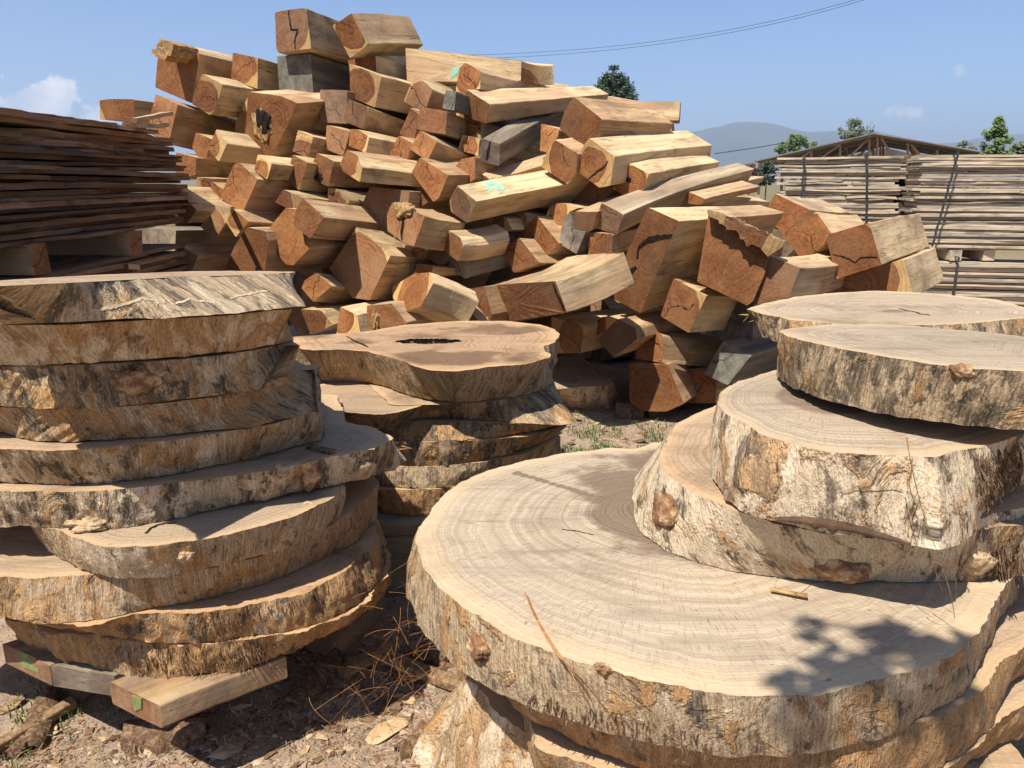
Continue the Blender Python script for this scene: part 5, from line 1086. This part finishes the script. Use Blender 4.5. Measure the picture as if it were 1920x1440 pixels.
a = T_at(1492, 256, 305, 60, 70); tree('low green tree behind the left slope of the shed roof', 'bushy_tree', *a, BROAD, 3, 'round', 3500, .2)
a = T_at(1604, 226, 262, 70, 62); tree('thin-leaved olive green treetop behind the shed ridge', 'olive_tree', *a, OLIVE, 4, 'round', 2000, .22)
a = T_at(1440, 305, 345, 34, 40); tree('dark green bush beside the left post of the shed', 'green_shrub', *a, PINE, 5, 'round', 2500, .12)
a = T_at(1408, 308, 345, 50, 42); tree('reddish brown shrub seen left of the shed post', 'red_shrub', *a, RUSTY, 6, 'round', 2500, .16)
a = T_at(1808, 266, 290, 80, 34); tree('small distant dark tree right of the shed roof', 'distant_tree', *a, OLIVE, 7, 'round', 1200, .25)
a = T_at(1920, 268, 300, 42, 50); tree('low leafy tree cropped by the right edge above the bundle', 'leafy_tree', *a, OLIVE, 8, 'round', 2000, .18)
def hills():
    m, t = mat('forested_hill'); P = t.n('ShaderNodeNewGeometry').outputs['Position']; n = t.noise(P, .006, 6, .65)
    t.out(t.ramp(n, [(.35, (.03, .05, .03)), (.6, (.09, .10, .055))]), .95, n, 20, .6, .05)
    prof = [(-800, 300), (200, 300), (700, 296), (1050, 285), (1200, 268), (1290, 246), (1340, 238), (1385, 229), (1412, 230), (1450, 238), (1490, 248), (1530, 250), (1570, 247), (1620, 255), (1700, 268), (1790, 275), (1850, 258), (1900, 252), (1960, 246), (2100, 262), (2500, 290), (3200, 310)]
    Y = 4200; V = []; F = []; n = 360; rows = 12; xs = np.linspace(-800, 3200, n)
    for j in range(rows):
        f = j / (rows - 1)
        for i, x in enumerate(xs):
            p = on_y((x, lerp_y(x, prof)), Y); z = p.z + 14 * mn.noise(Vector((x * .02, 3, 0))) + 5 * mn.noise(Vector((x * .09, 7, 0)))
            if f <= .5: yy = Y - 1500 * (1 - 2 * f); zz = z * (math.sin(f * math.pi)) ** 1.3 + 40 * mn.noise(Vector((x * .01, f * 5, 1))) * math.sin(2 * f * math.pi)
            else: yy = Y + 1500 * (2 * f - 1); zz = z * math.sin(f * math.pi)
            V.append((p.x, yy, zz - 4))
    for j in range(rows - 1):
        for i in range(n - 1): a = j * n + i; F.append((a, a + 1, a + n + 1, a + n))
    tag(mesh('hills', V, F, m, smooth=True), kind='structure')
hills()
def wire(label, pts, r, name='overhead_cable', group=None):
    cu = []; V = []; F = []
    for i, p in enumerate(pts):
        for j in range(5): V.append(p + Vector((0, r * math.cos(j * 1.2566), r * math.sin(j * 1.2566))))
    for i in range(len(pts) - 1):
        for j in range(5): a = i * 5 + j; b_ = i * 5 + (j + 1) % 5; F.append((a, b_, b_ + 5, a + 5))
    o = mesh(name, V, F, STRAP); tag(o, label, 'cable', group)
def wp(l, y0, y1): n = 40; pts = []; (a, b_, c) = l
def curve(p0, p1, p2, Y0, Y1, n=40):
    out = []
    for i in range(n + 1):
        f = i / n; x = (1 - f) ** 2 * p0[0] + 2 * f * (1 - f) * p1[0] + f * f * p2[0]; y = (1 - f) ** 2 * p0[1] + 2 * f * (1 - f) * p1[1] + f * f * p2[1]; out.append(on_y((x, y), Y0 + (Y1 - Y0) * f))
    return out
wire('upper one of the two overhead cables crossing the sky', curve((600, 100), (1250, 128), (1700, -32), 40, 22), .007, group='cables overhead'); wire('lower one of the two overhead cables crossing the sky', curve((600, 108), (1250, 134), (1700, -27), 40, 22), .007, group='cables overhead')
wire('short thin cable behind the pile left of the shed', curve((1340, 288), (1420, 278), (1500, 262), 60, 60), .03)

# ---------------------------------------------------------------- ground litter
def scatter_ok(x, y):
    if y < .9 or y > 5.6: return False
    return True
def litter(name, label, n, seed, size, mats, zone, cat='litter', thick=.3):
    rr = random.Random(seed); V = []; F = []; fm = []
    for _ in range(n):
        x = rr.uniform(zone[0], zone[1]); y = zone[2] + (zone[3] - zone[2]) * rr.random() ** 1.2
        s = size * rr.choice((.4, .6, .8, 1, 1.5)) * rr.uniform(.6, 1.3); a = rr.uniform(0, 6.28); z = gz(x, y) + s * .10; k = len(V)
        d = Vector((math.cos(a), math.sin(a), rr.uniform(-.25, .25))) * s; e = Vector((-math.sin(a), math.cos(a), rr.uniform(-.3, .3))) * s * rr.uniform(.2, .8); u = Vector((0, 0, s * thick * rr.uniform(.5, 1)))
        c = Vector((x, y, z)); V += [c - d, c - e, c + d, c + e * .8, c + u]
        F += [(k, k + 1, k + 4), (k + 1, k + 2, k + 4), (k + 2, k + 3, k + 4), (k + 3, k, k + 4)]; mi = rr.randrange(len(mats)); fm += [mi] * 4
    o = mesh(name, V, F, None, mats=mats, fm=fm); tag(o, label, cat, kind='stuff'); return o
CH1 = simple('sawdust_chip', (.42, .30, .19), (.60, .46, .31), (30, 30, 30), .001); CH2 = simple('brown_chip', (.14, .075, .04), (.28, .16, .09), (30, 30, 30), .001); CH3 = simple('grey_pebble', (.16, .145, .125), (.32, .29, .25), (30, 30, 30), .001)
litter('wood_chips', 'wood chips, bark crumbs and grit scattered over the dirt', 15000, 1, .0075, [CH1, CH2, CH3, CH2], (-1.5, .2, 1.3, 2.6)); litter('wood_chips', 'wood chips and grit on the dirt between stack and pile', 9000, 2, .013, [CH1, CH2, CH3, CH3], (-1.2, 2.2, 2.6, 5.6))
litter('bark_crumbs', 'larger bark crumbs heaped at the lower left', 900, 3, .022, [CH2, BARKP, CH1], (-1.45, -.1, 1.35, 2.3), thick=.25)
litter('bark_crumbs', 'larger bark crumbs along the foot of the pile', 400, 4, .035, [CH2, BARKP, CH1], (-.5, 2.2, 3.4, 5.2), thick=.25)
GRASS = leafmat('grass_blades', (.06, .11, .025), (.14, .22, .055)); STRAW = simple('dry_straw', (.34, .24, .12), (.55, .42, .24), (20, 20, 20), 0)
def grass(name, label, patches, seed, m, h=.05, lean=.6):
    rr = random.Random(seed); V = []; F = []
    for (cx, cy, rx, ry, n) in patches:
        for _ in range(n):
            x = rr.gauss(cx, rx); y = rr.gauss(cy, ry)
            if mn.noise(Vector((x * 5, y * 5, seed))) < -.1: continue
            a = rr.uniform(0, 6.28); l = h * rr.uniform(.4, 1.2); w = h * (.05 if m is GRASS else .022); d = Vector((math.cos(a), math.sin(a), 0)); s = Vector((-d.y, d.x, 0)) * w; p = Vector((x, y, gz(x, y) - .002)); k = len(V)
            q = p + Vector((0, 0, l * .6)) + d * l * .2 * lean; t_ = p + Vector((0, 0, l * (1 - .4 * lean))) + d * l * lean
            V += [p - s, p + s, q - s * .8, q + s * .8, t_]; F += [(k, k + 1, k + 3, k + 2), (k + 2, k + 3, k + 4)]
    o = mesh(name, V, F, m); tag(o, label, 'grass', kind='stuff'); return o
grass('grass', 'green grass patches on the dirt in front of the pile', [(.55, 3.7, .3, .25, 2200), (1.05, 4.1, .3, .2, 1500), (.4, 4.3, .25, .2, 1000), (.7, 3.3, .3, .12, 1400), (1.3, 4.5, .5, .2, 900), (.2, 3.6, .2, .4, 800)], 3, GRASS)
grass('grass', 'small green weeds at the lower left corner', [(-1.42, 1.95, .1, .14, 500), (-.72, 1.55, .05, .05, 160), (-.62, 1.48, .05, .03, 120), (-1.25, 1.6, .05, .05, 80), (-1.5, 1.6, .1, .1, 150)], 4, GRASS, .045)
grass('dry_grass', 'dry straw lying on the dirt', [(-1.1, 1.62, .2, .12, 700), (-.8, 1.6, .3, .15, 500), (.7, 3.9, .6, .5, 2000), (-.5, 1.9, .2, .2, 300)], 5, STRAW, .042, 1.6)
def needles(name, label, items, m=NEEDLE, kind=None, cat='pine needles', r=.0009):
    V = []; F = []
    for pts in items:
        k0 = len(V); n = len(pts)
        for i, p in enumerate(pts):
            d = (pts[min(i + 1, n - 1)] - pts[max(i - 1, 0)]).normalized(); s = d.cross(Vector((.1, .2, 1))).normalized(); u = d.cross(s); rr_ = r * (1 - .5 * i / n)
            V += [p + s * rr_, p - s * rr_ * .5 + u * rr_ * .87, p - s * rr_ * .5 - u * rr_ * .87]
        for i in range(n - 1):
            for j in range(3): a = k0 + 3 * i + j; b_ = k0 + 3 * i + (j + 1) % 3; F.append((a, b_, b_ + 3, a + 3))
    o = mesh(name, V, F, m); tag(o, label, cat, kind=kind); return o
def arc(a, b_, sag, n=9):
    m_ = (a + b_) / 2 + sag; return [a * (1 - f) ** 2 + m_ * 2 * f * (1 - f) + b_ * f * f for f in [i / (n - 1) for i in range(n)]]
rr = random.Random(31)
# the bundle fallen across the rim of the giant round
st = on_z((984, 1110), .712); items = []
for e, z in (((1105, 1300), .64), ((1112, 1308), .625), ((1086, 1287), .69), ((1120, 1296), .66)):
    p2 = on_z(px('P', (700 + rr.uniform(-10, 10), 970)), .716); en = on_z(e, z) + Vector((0, -.015, 0)); items.append(arc(st, p2, Vector((-.012, .0, .004)), 8) + arc(p2, en, Vector((0, -.01, .02)), 6)[1:])
needles('pine_needle_bundle', 'bundle of long reddish pine needles fallen across the rim of the giant round', items, r=.0016)
items = []
for i in range(120):     # tangle between the two front stacks
    c = Vector((-.36 + rr.gauss(0, .07), 2.0 + rr.gauss(0, .14), .10 + abs(rr.gauss(0, .11)))); a = rr.uniform(0, 6.28); l = rr.uniform(.10, .2); d = Vector((math.cos(a), math.sin(a), rr.uniform(-.9, .7))).normalized() * l / 2
    items.append(arc(c - d, c + d, Vector((rr.uniform(-.04, .04), rr.uniform(-.04, .04), rr.uniform(0, .04))), 6))
for i in range(260):
    x = rr.uniform(-1.4, -.1); y = rr.uniform(1.4, 2.5); a = rr.uniform(0, 6.28); l = rr.uniform(.06, .18); c = Vector((x, y, gz(x, y) + .006)); d = Vector((math.cos(a), math.sin(a), .03)) * l / 2; items.append(arc(c - d, c + d, Vector((rr.uniform(-.02, .02), rr.uniform(-.02, .02), .008)), 6))
needles('pine_needle_litter', 'dry pine needles tangled between the two front stacks and over the dirt', items, kind='stuff', r=.0006)
items = []
o, bo = SL['t3']
for (a, b_, da, db) in (((1755, 1035), (1790, 1160), 1.22, 1.24), ((1745, 1030), (1768, 1110), 1.2, 1.22), ((1782, 1030), (1792, 1125), 1.24, 1.28), ((1700, 820), (1760, 1040), 1.20, 1.20), ((1515, 968), (1480, 1050), 1.33, 1.30), ((1690, 870), (1515, 968), 1.24, 1.33)):
    items.append(arc(on_y(a, da), on_y(b_, db), Vector((rr.uniform(-.02, .02), -.01, rr.uniform(-.01, .02))), 9))
needles('hanging_fibres', 'thin dry fibres dangling from the shaggy corner of the thick slab', items, STICK, cat='fibres', r=.0011)
def leaf(label, p, size, m=DRYLEAF, seed=0, curl=.25, name='dry_leaf', group='fallen leaves on the dirt', stem=True):
    rr = random.Random(seed); c = on_z(p, .012); a = rr.uniform(0, 6.28); V = []; F = []; n = 22; rings = 4
    root = c; R_ = Matrix.Rotation(a, 3, 'Z')
    def h(x, y): return curl * size * (.8 * (x / size) ** 2 * rr_s + .6 * (y / size) ** 2) + .12 * size * mn.noise(Vector((x / size * 2, y / size * 2, seed)))
    rr_s = rr.choice((-.4, .7, 1))
    V.append(R_ @ Vector((0, 0, h(0, 0))))
    for k in range(1, rings + 1):
        for i in range(n):
            t_ = i / n * 6.283; rad = size * (.62 + .38 * abs(math.cos(t_)) ** 1.5 + .10 * mn.noise(Vector((math.cos(t_) * 2.5, math.sin(t_) * 2.5, seed)))) * k / rings; x, y = rad * math.cos(t_), rad * math.sin(t_) * .66; V.append(R_ @ Vector((x, y, h(x, y))))
    for i in range(n): F.append((0, 1 + i, 1 + (i + 1) % n))
    for k in range(rings - 1):
        for i in range(n): q = 1 + k * n + i; w = 1 + k * n + (i + 1) % n; F.append((q, q + n, w + n, w))
    mz = min(v.z for v in V); V = [v - Vector((0, 0, mz)) for v in V]
    o = mesh(name, V, F, m, smooth=True); o.location = (c.x, c.y, gz(c.x, c.y) + .003); md = o.modifiers.new('thick', 'SOLIDIFY'); md.thickness = .0012; tag(o, label, 'leaf', group); return o
leaf('large pale dry leaf lying flat left of the giant round', (728, 1362), .072, seed=1); leaf('curled dry leaf with its tip up above the large pale leaf', px('T', (1310, 950)), .042, seed=2, curl=.5)
leaf('small red leaf standing in the dirt near the batten', px('T', (1262, 815)), .016, REDLEAF, 3, .6); leaf('tiny pale leaf low in the middle of the dirt', px('T', (185, 1270)), .022, seed=4, curl=.4)
leaf('orange curled leaf at the far left edge', px('N', (15, 1065)), .05, STICK, 5, .5); leaf('yellowish leaf among the bark at lower left', px('N', (235, 1175)), .026, seed=6); leaf('pale scrap of leaf lying left of the bark chunk', px('N', (120, 1110)), .03, seed=7)
leaf('small dry leaf close to the bottom edge', px('T', (640, 1300)), .018, seed=8); leaf('brown dry leaf lying in the shade line', px('T', (840, 1145)), .035, BARKP, 9)
def bark(label, p, q, w, seed, h=.02, m=BARKP, group='pieces of bark on the dirt', arch=.5, zz=0.0):
    a, c = on_z(p, .01), on_z(q, .01); d = (c - a); L = d.length; d.normalize(); s = Vector((-d.y, d.x, 0)); V = []; F = []; n, k = 14, 8
    for top in (1, 0):
        for i in range(n + 1):
            f = i / n; ww = w * (.55 + .45 * math.sin(math.pi * min(1, max(0, f * .9 + .08)))) * (1 + .25 * mn.noise(Vector((f * 5, seed, 0))))
            for j in range(k + 1):
                g = j / k * 2 - 1; x = a + d * (L * f + .012 * mn.noise(Vector((g * 3, f * 2, seed)))) + s * (g * ww / 2); z = arch * w * (1 - g * g) * .5 + .006 * mn.noise(Vector((f * 9, g * 4, seed))) + (h if top else 0)
                V.append(Vector((x.x, x.y, gz(x.x, x.y) + zz + z)))
    N = (n + 1) * (k + 1)
    for i in range(n):
        for j in range(k): q_ = i * (k + 1) + j; F += [(q_, q_ + 1, q_ + k + 2, q_ + k + 1), (N + q_ + k + 1, N + q_ + k + 2, N + q_ + 1, N + q_)]
    for i in range(n):
        for j in (0, k): q_ = i * (k + 1) + j; F.append((q_, q_ + k + 1, N + q_ + k + 1, N + q_))
    for j in range(k):
        for i in (0, n): q_ = i * (k + 1) + j; F.append((q_, q_ + 1, N + q_ + 1, N + q_))
    o = mesh('bark_piece', V, F, m); bm = bmesh.new(); bm.from_mesh(o.data); bmesh.ops.recalc_face_normals(bm, faces=bm.faces); bm.to_mesh(o.data); bm.free(); tag(o, label, 'bark piece', group)
bark('arched bark chunk on the ground under the front plank', (238, 1385), (388, 1378), .12, 1, .02, arch=.7)
bark('long curved bark slab poking out of the shade', (545, 1325), (632, 1235), .10, 2, .015); bark('bark shard leaning by the left edge', (60, 1410), (92, 1300), .08, 3)
bark('thin bark flake at the lower left', (20, 1425), (75, 1370), .05, 4); bark('dark bark flake beneath the curled leaf', (698, 1320), (752, 1318), .07, 5, .008, arch=.2)
bark('reddish curled bark by the root-flared stump block', (745, 1412), (805, 1385), .06, 6, .01, arch=.9); bark('bark strip under the needle tangle', (745, 1235), (840, 1230), .08, 7)
bark('upright-curled bark curl in front of the red-orange beam', px('R', (600, 860)), px('R', (800, 880)), .16, 8, .02, arch=.9); bark('dark curled bark right of the bark curl', px('R', (800, 880)), px('R', (915, 830)), .14, 9, .02, arch=1.)
def onG(p, z): return on_z(p, z)
stick('thin batten lying at the bottom left corner', onG((-40, 1415), .03), onG((140, 1315), .03), .035, .025, group='loose battens on the dirt', seed=5); stick('split batten lying between the two front stacks', onG((706, 1224), .03), onG((880, 1292), .03), .045, .03, group='loose battens on the dirt', seed=6)
stick('short shaded batten end left of the split batten', onG((640, 1262), .03), onG((708, 1228), .03), .04, .03, group='loose battens on the dirt', seed=7)
stick('short bark stick lying on the wide knobbly slab', on_z(px('K', (1735, 1075)), .800), on_z(px('K', (1872, 1108)), .800), .022, .014, BARKP, 'stick', 'stick', seed=8, rough=.006)
stick('small frayed bark sliver on the giant round', on_z((1445, 1105), .708), on_z((1512, 1118), .708), .012, .007, TORN, 'sliver', 'bark_sliver', seed=9, rough=.004)
for k, (p, lab, z) in enumerate([(px('K', (1140, 1198)), 'left wood chip on the wide knobbly slab', .79), (px('K', (1058, 1226)), 'pale wood chip left of the other on the knobbly slab', .79), (px('N', (145, 1115)), 'wood chip on the dirt by the left edge', .02), (px('N', (1365, 160)), 'pale wood chip on the smooth-rimmed slab', .70)]):
    c = on_z(p, z); stick(lab, c, c + Vector((.022, .006, .0)), .012, .006, CH1, 'wood chip', 'wood_chip', 'single wood chips', 60 + k)
stick('tiny batten end below the left board stack', LY((840, 1225), 4.2), LY((915, 1230), 4.3), .05, .03, TIMBER, seed=11)
# leafy branch of a tree standing behind the camera, it throws the soft shadow on the giant round
def shade_tree():
    root = empty('shade_tree', (-3.5, -3.9, 0)); tag(root, 'leafy tree behind the viewer shading a corner of the giant round', 'tree'); V = []; F = []; rr = random.Random(9)
    spots = [((1515, 1163), .030), ((1530, 1172), .022), ((1655, 1178), .05), ((1690, 1195), .05), ((1640, 1200), .045), ((1725, 1212), .04), ((1765, 1225), .05), ((1800, 1215), .05), ((1745, 1240), .04),
             ((1560, 1245), .055), ((1590, 1232), .055), ((1615, 1262), .05), ((1545, 1268), .045), ((1495, 1285), .05), ((1500, 1305), .04), ((1785, 1262), .06), ((1680, 1240), .022)]
    base = []
    for p, r in spots:
        c = on_z(p, .70) + SUN * rr.uniform(2.7, 3.1); base.append(c)
        for _ in range(9):
            q = c + Vector((rr.gauss(0, 1), rr.gauss(0, 1), rr.gauss(0, 1))) * r * .42; a = Vector((rr.gauss(0, 1), rr.gauss(0, 1), rr.gauss(0, .3))).normalized(); b_ = a.cross(SUN + Vector((rr.gauss(0, .3), rr.gauss(0, .3), 0))).normalized(); l = r * rr.uniform(.5, .85); k = len(V)
            V += [q - a * l, q + b_ * l * .5, q + a * l, q - b_ * l * .5]; F.append((k, k + 1, k + 2, k + 3))
    for _ in range(900):
        a = rr.uniform(0, 6.28); w = rr.random() ** .5 * 1.3; q = Vector((-3.5 + w * math.cos(a), -3.9 + w * math.sin(a), rr.uniform(3.6, 5.4))); a = Vector((rr.gauss(0, 1), rr.gauss(0, 1), rr.gauss(0, 1))).normalized(); b_ = a.orthogonal().normalized(); l = .07; k = len(V); V += [q - a * l, q + b_ * l * .5, q + a * l, q - b_ * l * .5]; F.append((k, k + 1, k + 2, k + 3))
    o = mesh('crown', V, F, BROAD); V = []; F = []
    def tube(pts, r0, r1):
        k0 = len(V); n = len(pts)
        for i, p in enumerate(pts):
            d = (pts[min(i + 1, n - 1)] - pts[max(i - 1, 0)]).normalized(); s = d.orthogonal().normalized(); u = d.cross(s); r = r0 + (r1 - r0) * i / (n - 1)
            for j in range(8): V.append(p + s * r * math.cos(j * .785) + u * r * math.sin(j * .785))
        for i in range(n - 1):
            for j in range(8): a = k0 + i * 8 + j; b_ = k0 + i * 8 + (j + 1) % 8; F.append((a, b_, b_ + 8, a + 8))
    tube([Vector((-3.5, -3.9, z)) for z in (0, 1, 2, 3, 4, 5)], .16, .05); tip = base[5]
    tube(arc(Vector((-3.5, -3.9, 3.4)), tip, Vector((.3, 0, .5)), 14), .05, .006)
    for c in base: tube([tip + (c - tip) * .0, tip + (c - tip) * .6 + Vector((0, 0, .02)), c], .004, .002)
    t_ = mesh('trunk', V, F, TRUNK); bpy.context.view_layer.update(); add_child(o, root); add_child(t_, root)
shade_tree()
# ---------------------------------------------------------------- haze
def haze():
    m = bpy.data.materials.new('haze'); m.use_nodes = True; t = NT(m.node_tree); v = t.n('ShaderNodeVolumePrincipled'); v.inputs['Color'].default_value = (.70, .82, 1.0, 1); v.inputs['Density'].default_value = .00034; v.inputs['Anisotropy'].default_value = .2
    o = t.n('ShaderNodeOutputMaterial'); t.t.links.new(v.outputs[0], o.inputs['Volume']); s = 6200
    V = [(-s, -s, -12), (s, -s, -12), (s, s, -12), (-s, s, -12), (-s, -s, 335), (s, -s, 335), (s, s, 335), (-s, s, 335)]
    h = mesh('haze', V, [(3, 2, 1, 0), (4, 5, 6, 7), (0, 1, 5, 4), (1, 2, 6, 5), (2, 3, 7, 6), (3, 0, 4, 7)], m); tag(h, 'thin pale haze in front of the far hills', 'haze', kind='stuff')
haze()
